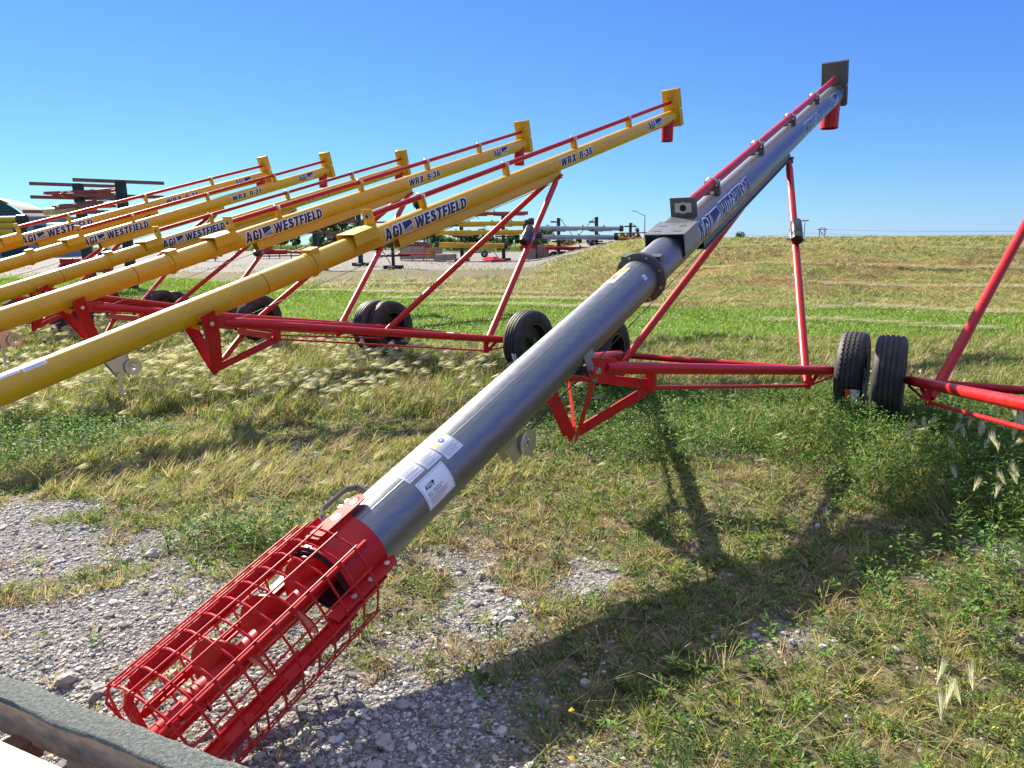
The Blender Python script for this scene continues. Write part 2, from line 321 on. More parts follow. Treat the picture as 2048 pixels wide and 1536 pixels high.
# ------------------------------------------------------------ grain augers
RW = 0.335
AUG = dict(
 Y1=dict(X=-0.6795, Y=8.0252, hd=39.8856, al=16.828, dz=0.0767, h=1.7581, w=1.1265, sE=5.4597, sF=-1.9379, Px=-2.9517, Pz=0.7559, Py=-0.1565, Lx=-2.8758, Lz=0.3309, Sx=2.0696, Sz=0.178, box=(-1.47, -1.17), plate=-1.135, brk=(4.075, 2.58, 1.075, -0.39), trk=(-0.87, 2.13), logo=((-0.8, -0.67, 88), (4.75, 4.955, 78)), txt=(('AGI', -1.08, -0.82, 88, ''), ('WESTFIELD', -0.645, 0.2, 88, ''), ('WRX  8-36', 2.09, 2.88, 86, 'n'), ('AGI', 4.49, 4.72, 78, ''))),
 Y2=dict(X=-2.6694, Y=9.391, hd=32.764, al=15.1219, dz=0.0856, h=1.7177, w=1.1308, sE=5.6169, sF=-2.0365, Px=-3.0161, Pz=0.797, Py=-0.1549, Lx=-2.8374, Lz=0.3439, Sx=2.0592, Sz=0.175, box=(-1.5, -1.2), plate=-1.165, brk=(4.145, 2.645, 1.09, -0.445), trk=(-0.9, 2.13), logo=((-0.8, -0.67, 86), (4.72, 4.92, 78)), txt=(('AGI', -1.08, -0.82, 86, ''), ('WESTFIELD', -0.645, 0.2, 86, ''), ('WRX  8-36', 2.02, 2.84, 86, 'n'), ('AGI', 4.44, 4.69, 78, ''))),
 Y3=dict(X=-5.3208, Y=12.262, hd=30.2969, al=14.8154, dz=-0.0186, h=1.7033, w=0.9751, sE=5.7456, sF=-1.7273, Px=-2.6915, Pz=0.8611, Py=-0.1588, Lx=-2.8374, Lz=0.3439, Sx=2.0592, Sz=0.175, box=(-1.13, -0.82), plate=-0.785, brk=(4.0, 2.09, 0.26), trk=(-0.6, 2.2), logo=((-0.55, -0.42, 88), (4.97, 5.17, 78)), txt=(('AGI', -0.83, -0.57, 88, ''), ('WESTFIELD', -0.395, 0.45, 88, ''), ('WRX  8-31', 2.45, 3.25, 86, 'n'), ('AGI', 4.7, 4.94, 78, ''))),
 Y4=dict(X=-7.0785, Y=13.0378, hd=31.6792, al=15.5779, dz=0.0154, h=1.726, w=0.9626, sE=5.3167, sF=-1.6751, Px=-2.9121, Pz=0.7901, Py=-0.1564, Lx=-2.8374, Lz=0.3439, Sx=2.0592, Sz=0.175, box=(-1.08, -0.77), plate=-0.74, brk=(3.71, 1.915, 0.24), trk=(-0.5, 2.2), logo=((-0.53, -0.4, 88), (4.6, 4.8, 78)), txt=(('AGI', -0.81, -0.55, 88, ''), ('WESTFIELD', -0.375, 0.47, 88, ''), ('WRX  8-31', 2.41, 3.21, 86, 'n'), ('AGI', 4.32, 4.57, 78, ''))),
 Y5=dict(X=-8.3102, Y=12.4249, hd=34.3453, al=15.3925, dz=-0.1002, h=1.739, w=0.9736, sE=5.0631, sF=-1.8453, Px=-2.9121, Pz=0.7901, Py=-0.1564, Lx=-2.8374, Lz=0.3439, Sx=2.0592, Sz=0.175, box=(-0.53, -0.22), plate=-0.19, brk=(3.69, 2.16, 0.655), trk=(0, 2.3), logo=((0.02, 0.15, 88), (4.44, 4.62, 78)), txt=(('AGI', -0.26, 0, 88, ''), ('WESTFIELD', 0.175, 1.01, 88, ''), ('WRX  8-31', 2.5, 3.25, 84, 'n'), ('AGI', 4.19, 4.42, 78, ''))),
 G=dict(X=1.8897, Y=6.2237, hd=32.3951, al=17.3403, dz=0.0242, h=1.7923, w=1.0952, sE=5.4651, sF=-2.0301, Px=-2.9371, Pz=0.7487, Py=-0.1568, Lx=-2.8791, Lz=0.3396, Sx=2.2088, Sz=0.2072, box=(-1.56, -1.25), plate=-1.13, brk=(3.96, 2.52, 1.04, -0.43), trk=(-0.9, 2.15), logo=((-0.85, -0.66, 84), (4.8, 5.02, 78)), txt=(('AGI', -1.2, -0.88, 84, ''), ('HUTCHINSON', -0.6, 0.26, 82, ''), ('WRX 10-36', 2.77, 3.6, 80, 'n'), ('AGI', 4.45, 4.77, 78, ''))),
 N=dict(X=3.931, Y=4.581, hd=31.539, al=17.3403, dz=0.052, h=1.7923, w=1.222, sE=5.4651, sF=-2.0301, Px=-3.116, Pz=0.7487, Py=-0.1568, Lx=-2.8791, Lz=0.3396, Sx=2.2088, Sz=0.2072, box=(-1.56, -1.25), plate=-1.13, brk=(3.96, 2.52, 1.04, -0.43), trk=(-0.9, 2.15), logo=((-0.85, -0.66, 84), (4.8, 5.02, 78)), txt=(('AGI', -1.2, -0.88, 84, ''), ('HUTCHINSON', -0.6, 0.26, 82, ''), ('WRX 10-36', 2.77, 3.6, 80, 'n'), ('AGI', 4.45, 4.77, 78, ''))))
LBL = dict(
 Y1=('yellow grain auger nearest the grey one, in front of the others', 'yellow'),
 Y2=('second yellow grain auger from the grey one, right behind the nearest yellow one', 'yellow'),
 Y3=('yellow grain auger in the middle of the row, its lettering crossed by a red shaft', 'yellow'),
 Y4=('yellow grain auger marked 8-31 in full, fourth from the grey one', 'yellow'),
 Y5=('farthest yellow grain auger, leftmost of the row beside the pipe racks', 'yellow'),
 G=('large galvanised grey grain auger with a red intake cage resting on the gravel', 'grey'),
 N=('auger cut off by the right edge, only its red undercarriage and left wheel in view', 'grey'))
def make_wheel(root, y, side, sticker=None, zz=0.0):
    wgt = empty('wheel', (0, 0, 0), 0, root)
    hw = .1025
    prof = [(-.085, .20), (-.104, .235), (-.106, .27), (-.098, .305), (-.086, .324)]
    gro = [-.052, -.018, .018, .052]; zg = [0] * 5
    for g in gro:
        for dx, dr in ((-.0075, 0), (-.005, -.011), (.005, -.011), (.0075, 0)):
            rr = RW - .004 * (abs(g + dx) / .09) ** 2 * 2
            prof.append((g + dx, rr + dr)); zg.append(zz)
    prof += [(.086, .324), (.098, .305), (.106, .27), (.104, .235), (.085, .20)]; zg += [0] * 5
    g = MB(); g.lathe((0, y, RW), (0, 1, 0), prof, 96, rel=False, zig=zg)
    g.build('tyre', M['tyre'], wgt, smooth=50)
    g = MB(); o = (0, y, RW)
    g.lathe(o, (0, 1, 0), [(-.09, .205), (-.088, .185), (-.06, .178), (-.03, .16), (.03, .16), (.06, .178), (.088, .185), (.09, .205)], 40, rel=False)
    sd = side
    g.lathe(o, (0, sd, 0), [(.03, .16), (.02, .12), (.035, .07), (.035, .0)], 32, rel=False)
    g.build('rim', M['rim'], wgt)
    g = MB(); g.lathe(o, (0, sd, 0), [(.03, .045), (.085, .04), (.095, .03), (.095, 0)], 20, rel=False)
    for k in range(5):
        t = 2 * math.pi * k / 5; c = Vector((math.cos(t) * .07, y + sd * .035, RW + math.sin(t) * .07)); g.tube(c, c + Vector((0, sd * .018, 0)), .009, 6)
    g.build('hub', M['hub'], wgt)
    if sticker:
        for m, y0, y1 in sticker:
            g = MB(); vs = []
            for i in range(9):
                t = R_(180 + 14 + 34 * i / 8 - (0)); cx, cz = math.cos(t), math.sin(t)
                vs += [(cx * (RW + .002), y + y0, RW + cz * (RW + .002)), (cx * (RW + .002), y + y1, RW + cz * (RW + .002))]
            g.add(vs, [(2 * i, 2 * i + 1, 2 * i + 3, 2 * i + 2) for i in range(8)]); g.build('sticker', m, wgt)
    return wgt

def make_auger(key, d):
    grey = key in 'GN'; r = .128 if grey else .1025; k = r / .1025
    body = M['galv'] if grey else M['yellow']; plate = M['galv_dull'] if grey else M['yellow']; dark = M['dark_plate'] if grey else M['yellow']
    root = empty('grain_auger', (d['X'], d['Y'], d['dz']), R_(90 - d['hd']))
    label, _ = LBL[key]; tag(root, label, 'grain auger', 'grain augers parked side by side on the grass')
    al = R_(d['al']); u = Vector((math.cos(al), 0, math.sin(al))); v = Vector((-math.sin(al), 0, math.cos(al))); rt = Vector((0, -1, 0)); lf = -rt
    a = Vector((0, 0, d['h'])); fr = (a, u, v, rt)
    C_ = lambda s, x=0.0, y=0.0: a + u * s + rt * x + v * y       # point in the tube's own frame
    sE, sF = d['sE'], d['sF']; s_in = -4.98
    # tube
    g = MB(); g.pipe(C_(s_in), C_(sE), r, r - .004, 64)
    tube = g.build('tube', body, root)
    # seam ridge along the tube
    if grey:
        th = R_(20); dd = v * math.cos(th) + rt * math.sin(th)
        g = MB(); g.wire([C_(s_in) + dd * r, C_(sF) + dd * r], .0012, 5); g.build('weld_seam', M['galv'], tube)
    # flange joint
    g = MB()
    if grey:
        g.pipe(C_(sF - .012), C_(sF), r + .042, r, 56); g.pipe(C_(sF + .004), C_(sF + .016), r + .042, r, 56)
        g.build('flange', dark, tube)
        g = MB()
        for i in range(8):
            t = 2 * math.pi * (i + .5) / 8; q = v * math.cos(t) + rt * math.sin(t); q = q * (r + .022)
            g.tube(C_(sF - .022) + q, C_(sF + .026) + q, .0095, 6)
        build_each(g, 'bolt', M['zinc'], tube)
    else:
        g.pipe(C_(sF - .05), C_(sF + .05), r + .006, r, 56); g.pipe(C_(sF - .006), C_(sF + .006), r + .022, r, 56)
        g.build('flange', M['yellow'], tube)
    if not grey:
        g = MB(); g.pipe(C_(-2.48), C_(-2.474), r + .0012, r, 48); g.build('seam', M['brownpost'], tube)
    # lug above flange
    g = MB(); w2 = .135 if grey else .096; zt = r + (.006 if grey else .03); x0 = sF + .02; x1 = sF + (.075 if grey else .09)
    if grey:
        g.prism([C_(x0, -w2, zt), C_(x0, w2, zt), C_(x0, w2, -.02), C_(x0, w2 - .05, .05), C_(x0, 0, r), C_(x0, -w2 + .05, .05), C_(x0, -w2, -.02)], u * .006)
        g.bar(C_(x0, 0, zt), C_(x1, 0, zt), w2 * 2, .006, up=v)
        g.bar(C_(x0, w2, (zt - .02) / 2), C_(x1, w2, (zt - .02) / 2), .006, zt + .02, up=v)
    else:
        g.bar(C_(x0 - .03, 0, zt), C_(x1, 0, zt), .13, .008, up=v)
        g.bar(C_(x0 - .03, .068, zt - .035), C_(x1, .068, zt - .035), .008, .075, up=v); g.bar(C_(x0 - .03, -.068, zt - .035), C_(x1, -.068, zt - .035), .008, .075, up=v)
    g.build('flange_lug', dark, root)
    # motor mount saddle box
    b0, b1 = d['box']; hw = .145 if grey else .138; zt = r + (.014 if grey else .03)
    g = MB(); T = .006
    g.bar(C_(b0, 0, zt), C_(b1, 0, zt), 2 * hw, T, up=v)
    for sg in (-1, 1):
        g.prism([C_(b0, sg * hw, zt), C_(b1, sg * hw, zt), C_(b1, sg * hw, zt - .115 * k), C_(b0, sg * hw, zt - .115 * k)], rt * (-sg * T))
        g.prism([C_(b0, sg * hw, zt - .115 * k), C_(b1, sg * hw, zt - .115 * k), C_(b1, sg * r * .72, -r * .70), C_(b0, sg * r * .72, -r * .70)], v * .004)
    g.prism([C_(b1, -hw, zt), C_(b1, hw, zt), C_(b1 + .06, r * .6, r * .85), C_(b1 + .06, -r * .6, r * .85)], v * -.004)
    mm = g.build('motor_mount', plate, root)
    g = MB()
    for i, (ss, xx) in enumerate(((.22, -.5), (.22, .5), (.62, -.5), (.62, .5))):
        c = C_(b0 + (b1 - b0) * ss, xx * hw, zt + T / 2 + .0006); g.box(c, .008, .022 * k, .0004, u, rt, v)
    build_each(g, 'bolt_slot', M['screwdark'], mm)
    # tall bearing plate
    sp = d['plate']; zs = .212 if grey else .222; g = MB(); pw = .10 if grey else .085; ph0 = zt + .002; ph1 = zs + .072
    g.prism([C_(sp, -pw, ph0), C_(sp, pw, ph0), C_(sp, pw, ph1), C_(sp, -pw, ph1)], u * .006)
    g.bar(C_(sp - .12 * k, 0, ph0), C_(sp + .006, 0, ph0), 2 * pw, .005, up=v)
    bp = g.build('bearing_plate', dark, root)
    g = MB(); g.box(C_(sp - .005, 0, zs), .004, .05 * k, .028 * k, u, rt, v); g.tube(C_(sp - .014, 0, zs), C_(sp, 0, zs), .034 * k, 20); g.build('bearing', M['zinc'], bp)
    g = MB(); g.tube(C_(sp - .0155, 0, zs), C_(sp - .01, 0, zs), .02 * k, 16); g.build('shaft_hole', M['screwdark'], bp)
    # drive shaft and its brackets
    rs = .029 if not grey else .035
    g = MB(); g.tube(C_(sp + .02, 0, zs), C_(sE + .02, 0, zs), rs, 20); g.build('drive_shaft', M['red'], root)
    for s in d['brk']:
        g = MB(); bw = .042 * k
        if grey:
            g.prism([C_(s, -.062, r * .88), C_(s, .062, r * .88), C_(s, .062, zs + .004), C_(s, .046, zs + .012), C_(s, .042, zs - .028), C_(s, -.042, zs - .028), C_(s, -.046, zs + .012), C_(s, -.062, zs + .004)], u * .035)
        else:
            g.prism([C_(s, -bw, r * .94), C_(s, bw, r * .94), C_(s, bw, zs - .01), C_(s, -bw, zs - .01)], u * .006)
            for sg in (-1, 1): g.prism([C_(s, sg * bw, r * .9), C_(s + .035, sg * bw, r * .9), C_(s + .035, sg * bw, zs + .02), C_(s, sg * bw, zs + .02)], rt * -sg * .005)
        b = g.build('shaft_bracket', dark, root)
        g = MB(); pts = [C_(s - .005, (rs + .012) * math.cos(t), zs + (rs + .012) * math.sin(t)) for t in [math.pi * i / 10 for i in range(-1, 12)]]
        g.wire(pts, .006, 6)
        for sg in (-1, 1): g.box(C_(s + .02, sg * (rs + .02), zs + .0), .012, .008, .022, u, rt, v)
        g.build('clamp', M['zinc'], b)
        if not grey: continue
        g = MB(); g.box(C_(s - .002, 0, r + .010), .003, .016, .012, u, rt, v); g.build('spacer', M['white'], b)
    # head: gearbox cover, ring, spout
    g = MB(); gw = .145 * (1.17 if grey else 1); g0, g1 = (-.16, .44) if grey else (-.165, .41); th = .075
    g.prism([C_(sE + .03, -gw, g0), C_(sE + .03, gw, g0), C_(sE + .03, gw, g1), C_(sE + .03, -gw, g1)], u * .05)
    g.prism([C_(sE + .082, -gw - .006, g0 + .01), C_(sE + .082, gw + .006, g0 + .01), C_(sE + .082, gw + .006, g0 + .26), C_(sE + .082, -gw - .006, g0 + .26)], u * .035)
    g.prism([C_(sE + .082, -gw - .006, g0 + .275), C_(sE + .082, gw + .006, g0 + .275), C_(sE + .082, gw + .006, g1 + .006), C_(sE + .082, -gw - .006, g1 + .006)], u * .035)
    gc = g.build('gearbox_cover', dark, root, bevel=.004)
    g = MB(); g.tube(C_(sE, 0, 0), C_(sE + .04, 0, 0), r * 1.12, 40); g.tube(C_(sE + .012, 0, zs), C_(sE + .035, 0, zs), rs * 1.7, 16); g.build('head_ring', M['yellow'] if not grey else M['galv_dull'], gc)
    g = MB()
    for xx in (-.035, .035): g.tube(C_(sE + .022, xx, zs + .06), C_(sE + .035, xx, zs + .06), .009, 8)
    build_each(g, 'bolt', M['dark_plate'], gc)
    g = MB(); n = 32; top = []; bot = []; cs = C_(sE - .13 * k); rs2 = r * .98
    for i in range(n):
        t = 2 * math.pi * i / n; x = rs2 * (1.25 if grey else 1.0) * math.cos(t); y = rs2 * math.sin(t)
        zaxis = (d['h'] + math.tan(al) * (cs.x + x)); top.append(Vector((cs.x + x, y, zaxis))); bot.append(Vector((cs.x + x * .95, y * .95, cs.z - (.36 if not grey else .42))))
    ins = [Vector((p.x * 1 + (cs.x - p.x) * .03, p.y * .97, p.z)) for p in bot]
    g.add(top + bot + ins, [(i, (i + 1) % n, n + (i + 1) % n, n + i) for i in range(n)] + [(n + i, n + (i + 1) % n, 2 * n + (i + 1) % n, 2 * n + i) for i in range(n)])
    g.build('spout', M['red'], root)
    # reach-arm track beneath
    t0, t1 = d['trk']; g = MB(); zt_ = -r - (.05 if grey else .078)
    hw = .052 * k
    for sg in (-1, 1): g.prism([C_(t0, sg * hw, -r * .86), C_(t1, sg * hw, -r * .86), C_(t1, sg * hw, zt_), C_(t0, sg * hw, zt_)], rt * -sg * .005)
    g.bar(C_(t0, 0, zt_), C_(t1, 0, zt_), 2 * hw, .005, up=v)
    for sg in (-1, 1): g.bar(C_(t0, sg * (hw + .004), zt_ - .001), C_(t1, sg * (hw + .004), zt_ - .001), .02, .012, up=v)
    g.build('track', dark if grey else M['yellow'], root)
    # undercarriage
    S = a + u * d['Sx'] - Vector((0, 0, d['Sz'])); w_ = d['w']; sb = w_ - .27; Pz = d['Pz']; Px = d['Px']; py = -d['Py']
    g = MB(); g.box(S + v * .03, .11, .05 * k, .035, u, rt, v); g.tube(S - Vector((0, .09 * k, 0)), S + Vector((0, .09 * k, 0)), .018, 12); g.box(S + u * .08 + v * .02, .03, .08 * k, .012, u, rt, v)
    g.build('slider', M['red'] if not grey else M['dark_plate'], root)
    ra = .036; lowz = .13
    for sg in (-1, 1):
        A0 = Vector((Px + .10, sg * py, Pz)); A1 = Vector((0, sg * (w_ - .125), RW)); dr = (A1 - A0).normalized(); B = Vector((-.38, sg * sb, 0)); B.z = A0.z + (A1.z - A0.z) * (B.x - A0.x) / (A1.x - A0.x)
        g = MB(); g.tube(A0 + dr * .14, A1 - dr * .08, ra, 20)
        g.tube(A0 + dr * .02, A0 + dr * .14, ra * .75, 20, r2=ra); g.bar(A0 - dr * .13, A0 + dr * .10, .014, .105, up=(0, 0, 1))
        g.tube(A1 - dr * .08, A1 + Vector((0, sg * .03, 0)), ra, 16, r2=ra * .6)
        arm = g.build('lower_arm', M['red'], root)
        g = MB(); g.tube(Vector((Px, sg * (py - .02), Pz)), Vector((Px, sg * (py + .028), Pz)), .019, 6); g.build('pivot_bolt', M['zinc'], arm)
        # strut
        g = MB(); E0 = S + Vector((0, sg * .055 * k, -.0)); E1 = Vector((B.x, B.y - sg * .02, B.z - .10)); q = (E1 - E0).normalized()
        g.tube(E0 + q * .12, E1 - q * .16, .036, 20); g.tube(E0 - q * .02, E0 + q * .12, .022, 20, r2=.036); g.tube(E1 - q * .16, E1, .036, 16, r2=.02)
        st = g.build('strut', M['red'], root)
        if sg < 0:
            c = E0 + (E1 - E0) * d.get('can', .42); side = Vector((-1, .0, .25)).normalized()
            if key == 'G': side = Vector((-1, -.35, 0)).normalized()
            side = (side - q * side.dot(q)).normalized(); cc = c + side * .085
            g = MB(); g.lathe(cc - q * .15, q, [(0, 0), (0, .045), (.012, .052), (.20, .054), (.21, .050), (.22, .054), (.29, .054), (.30, .045), (.30, 0)], 24, rel=False)
            cn = g.build('manual_canister', M['black'], root)
            g = MB(); X = q; Yv = side; Zv = q.cross(side); g.box(c + side * .036, .085, .004, .06, X, Yv, Zv); g.box(c + side * .036 + q * .05, .02, .012, .085, X, Yv, Zv); g.build('holder_bracket', M['zinc'], cn)
        # truss
        BL = B + Vector((0, 0, -lowz)); g = MB(); g.bar(B - Vector((0, 0, .02)), BL - Vector((0, 0, .02)), .035, .04, up=(1, 0, 0)); g.bar(Vector((B.x + .13, sg * (sb + .06), B.z - .02)), BL + Vector((.02, 0, -.005)), .03, .012, up=(1, 0, 0))
        g.build('truss_bracket', M['red'], root); g = MB()
        J = A0 + (A1 - A0) * .145 + Vector((0, 0, -.115)); Jt = A0 + (A1 - A0) * .145
        g.bar(Jt, J - Vector((0, 0, .02)), .05, .05, up=(1, 0, 0))
        g.build('truss_post', M['red'], root)
        g = MB(); g.tube(J, BL, .013 if grey else .0085, 8); g.tube(BL, A1 - dr * .04 - Vector((0, 0, .04)), .0085, 8); build_each(g, 'truss_rod', M['red'], root)
        # hitch plate and brace
        L = Vector((d['Lx'], sg * .012, d['Lz'])); pw2 = .075
        g = MB(); t_ = Vector((Px - .02, sg * (py + .012), Pz + .06)); b_ = Vector((Px - .02, sg * (py + .012), Pz - .09))
        wv = Vector((1, 0, 0))
        if grey: poly = [b_ + wv * -.03 + Vector((0, 0, .12)), b_ + wv * .05 + Vector((0, 0, .12)), L + wv * .03, L - wv * .025 + Vector((0, 0, -.02))]
        else: poly = [t_ - wv * .07, t_ + wv * .055 + Vector((0, 0, .05)), b_ + wv * .085, L + wv * .065 + Vector((0, 0, .03)), L - wv * .01 + Vector((0, 0, -.035)), L - wv * .03, b_ - wv * .03]
        g.prism(poly, Vector((0, sg * .006, 0))); g.build('hitch_plate', M['red'], root)
        if grey and sg > 0:
            g = MB(); g.bar(Vector((Px - .05, py * .9, Pz - .05)), L + Vector((-.03, 0, .02)), .09, .008, up=(1, 0, .3)); g.build('hitch_brace', M['red'], root)
        g = MB(); g.bar(L + Vector((.03, 0, .03)), J, .01, .06); g.build('hitch_brace', M['red'], root)
        make_wheel(root, sg * w_, sg, zz=.0055 if key == 'G' else 0, sticker=([(M['white'], -.095, -.03), (M['blue'], -.088, -.078), (M['orange'], -.03, .01)] if (key == 'G' and sg < 0) else ([(M['white'], -.085, -.03), (M['blue'], -.07, -.055)] if (key == 'Y1' and sg < 0) or (key == 'Y2' and sg < 0) else None)))
        g = MB(); g.tube((0, sg * (w_ - .16), RW), (0, sg * w_, RW), .022, 12); g.build('spindle', M['dark_plate'], root)
    JR = [Vector((Px + .10, sg * py, Pz)) + (Vector((0, sg * (w_ - .125), RW)) - Vector((Px + .10, sg * py, Pz))) * .145 + Vector((0, 0, -.11)) for sg in (-1, 1)]
    g = MB(); g.bar(JR[0], JR[1], .07, .012, up=(0, .2, 1)); g.bar(JR[0] + Vector((-.05, 0, .03)), JR[1] + Vector((-.05, 0, .03)), .008, .05); g.build('cross_plate', M['red'], root)
    g = MB(); g.tube((0, -(w_ - .15), RW - .01), (0, w_ - .15, RW - .01), .03, 16); g.build('axle', M['red'], root)
    # saddle bracket between tube and pivot
    sP = (Vector((Px, 0, Pz)) - a).dot(u); g = MB(); bw = .055
    zp = (Vector((Px, 0, Pz)) - a).dot(v)
    for sg in (-1, 1):
        x = sg * (py - .008); yo = -r * .25 if not grey else -r * .0
        g.prism([C_(sP - bw, sg * r * .98, yo), C_(sP + bw, sg * r * .98, yo), C_(sP + bw + .0, x, zp - .04), C_(sP + bw * .2, x, zp - .085), C_(sP - bw * .6, x, zp - .05)], rt * -sg * .006)
    g.bar(C_(sP - bw, 0, -r - .004), C_(sP + bw, 0, -r - .004), 2 * r * .85, .006, up=v)
    g.build('saddle_bracket', plate, root)
    if not grey:
        n = 9; 
        for sg in (-1, 1):
            o = patch('saddle_wing', M['yellow'], root, fr, r + .004, sP - .075, sP + .075, sg * 62, sg * 118, 0)
    # winch and cable
    sw = -3.84 if not grey else -3.86
    wz = -r - (.085 if not grey else .03); wp = C_(sw, r * .55, wz)
    g = MB()
    g.prism([C_(sw - .10, r * .55 - .03, -r * .8), C_(sw + .09, r * .55 - .03, -r * .8), C_(sw + .07, r * .55 - .03, wz - .04), C_(sw - .06, r * .55 - .03, wz - .05)], rt * .004)
    g.prism([C_(sw - .10, r * .55 + .03, -r * .8), C_(sw + .05, r * .55 + .03, -r * .8), C_(sw + .03, r * .55 + .03, wz - .04), C_(sw - .06, r * .55 + .03, wz - .05)], rt * .004)
    wn = g.build('winch', M['zinc'], root)
    g = MB(); c = C_(sw + .06, r * .55 + .045, wz); g.lathe(c, rt, [(0, .02), (0, .062), (.006, .064), (.012, .062), (.012, .045), (.008, .02)], 32, closed=True, rel=False); g.tube(c, c + rt * .02, .012, 12); g.build('gear_wheel', M['zinc'], wn)
    if not grey: g = MB(); c = C_(sw - .05, r * .55 + .05, wz); g.bar(c, c + Vector((-.0, 0, -.16)), .006, .022, up=(1, 0, 0)); g.tube(c + Vector((0, 0, -.16)), c + Vector((0, -.07, -.16)), .011, 12); g.build('crank_handle', M['zinc'], wn)
    g = MB(); g.wire([wp + u * .03, S - v * .05 - u * .1], .0035, 5); g.build('lift_cable', M['cable'], root)
    # warning labels
    if not grey:
        for i, (s0, s1, t0_, t1_) in enumerate(((-4.74, -4.60, -10, 46), (-4.585, -4.445, -10, 38), (-4.43, -4.275, -10, 47))):
            o = patch('warning_label', M['white'], root, fr, r, s0, s1, t0_, t1_)
            for j in range(4): patch('label_print', M['ink'], o, fr, r, s0 + .012, s1 - .012, t1_ - 6 - j * 5, t1_ - 4.6 - j * 5, .0014, 2)
    W = d['txt']; hh = .125 if not grey else .155
    for word, s0, s1, th, lg in W: 
        brand(tube, fr, r, word, s0, s1, th, hh * (1 if lg != 'n' else .8))
    for s0, s1, th in d['logo']: logo_square(tube, fr, r, s0, s1, th, hh * .98)
    return root, fr, C_, tube, r
def intake(root, fr, C_, tube, r, detail=True):
    a, u, v, rt = fr
    D = lambda th: v * math.cos(R_(th)) + rt * math.sin(R_(th))
    # collar over the tube end
    g = MB(); g.pipe(C_(-4.99), C_(-4.80), r + .008, r + .002, 64); g.pipe(C_(-4.99), C_(-4.985), r + .012, r, 64)
    co = g.build('intake_collar', M['red'], root)
    g = MB(); g.pipe(C_(-5.0), C_(-4.99), r + .001, r - .010, 48); g.tube(C_(-4.9), C_(-4.895), r - .005, 32); g.build('tube_mouth', M['screwdark'], co)
    for th in (97, -97):
        g = MB(); dd = D(th); tt = u.cross(dd)
        g.prism([C_(-5.10) + dd * (r), C_(-4.82) + dd * (r), C_(-4.78) + dd * (r + .02), C_(-4.80) + dd * (r + .052), C_(-5.10) + dd * (r + .052)], tt * .007)
        lug = g.build('collar_lug', M['red'], co)
        g = MB()
        for s in (-5.0, -4.915, -4.83): c = C_(s) + dd * (r + .03); g.tube(c - tt * .008, c + tt * .018, .011, 6)
        build_each(g, 'bolt', M['zinc'], lug)
    # hanger strap with slotted hole on top
    th = -6; g = MB(); W = .033; pts = []
    N = 24
    base = [( -4.96, -W), (-4.735, -W)] + [(-4.735 + W * math.sin(t), -W * math.cos(t)) for t in [math.pi * i / 10 for i in range(1, 10)]] + [(-4.735, W), (-4.96, W)]
    dd = D(th); sd = u.cross(dd) * -1
    g.prism([C_(s) + dd * (r + .020) + sd * y for s, y in base], dd * .006)
    g.bar(C_(-4.96) + dd * (r + .01), C_(-4.80) + dd * (r + .01), 2 * W, .016, up=dd)
    hs = g.build('hanger_strap', M['red_matte'], root)
    def oval(s, ww, hh, m, nm, lift, par):
        g = MB(); g.add([C_(s + ww * math.cos(2 * math.pi * i / 20)) + dd * (r + .026 + lift) + sd * (hh * math.sin(2 * math.pi * i / 20)) for i in range(20)], [tuple(range(20))]); g.build(nm, m, par)
    oval(-4.745, .026, .017, M['screwdark'], 'slot', .0006, hs); oval(-4.748, .018, .011, M['zinc'], 'slot_pin', .0014, hs); oval(-4.84, .018, .018, M['white'], 'round_sticker', .0008, hs); oval(-4.842, .008, .002, M['navy'], 'sticker_print', .0016, hs)
    g = MB()
    for s in (-4.74, -4.775): c = C_(s) + sd * .046 + dd * (r + .006) ; g.tube(c, c + dd * .014, .0085, 8)
    build_each(g, 'bolt', M['zinc'], hs)
    # carrying handle on the far side
    dh = D(-62); g = MB(); pts = [C_(-4.80) + dh * r, C_(-4.80) + dh * (r + .05), C_(-4.77) + dh * (r + .075), C_(-4.64) + dh * (r + .075), C_(-4.60) + dh * (r + .05), C_(-4.595) + dh * r]
    for p, q in zip(pts, pts[1:]): g.bar(p, q, .032, .006, up=dh.cross((q - p).normalized()).cross((q - p).normalized()))
    g.build('handle', M['galv_dull'], root)
    # screw
    g = MB(); g.tube(C_(-5.50), C_(-4.6), .037, 24); g.tube(C_(-5.62), C_(-5.50), .029, 20)
    for s in (-5.515, -5.485, -5.39, -5.36): g.tube(C_(s), C_(s + .012), .040, 24)
    sc = g.build('screw_shaft', M['red'], root)
    g = MB(); n = 150; vs = []; rf = r - .010; p0, p1 = -5.50, -4.62; pitch_ = .19
    for i in range(n + 1):
        s = p0 + (p1 - p0) * i / n; th = 360 * (s - p0) / pitch_ + 150; d1 = D(th)
        rr = .037 + (rf - .037) * min(1, (i / n) * 9 + .25)
        vs += [C_(s) + d1 * .036, C_(s) + d1 * rr, C_(s + .006) + d1 * rr, C_(s + .006) + d1 * .036]
    fs = []
    for i in range(n):
        b = 4 * i
        for k in range(4): fs.append((b + k, b + (k + 1) % 4, b + 4 + (k + 1) % 4, b + 4 + k))
    g.add(vs, fs); g.build('flighting', M['red'], sc)
    g = MB(); c = C_(-5.47) + D(48) * .037; g.tube(c, c + D(48) * .010, .012, 6); g.tube(C_(-5.575) - rt * .03, C_(-5.575) + rt * .036, .007, 8); build_each(g, 'bolt', M['zinc'], sc)
    # thick support rails and end frame
    g = MB(); rr = r + .030; ends = []
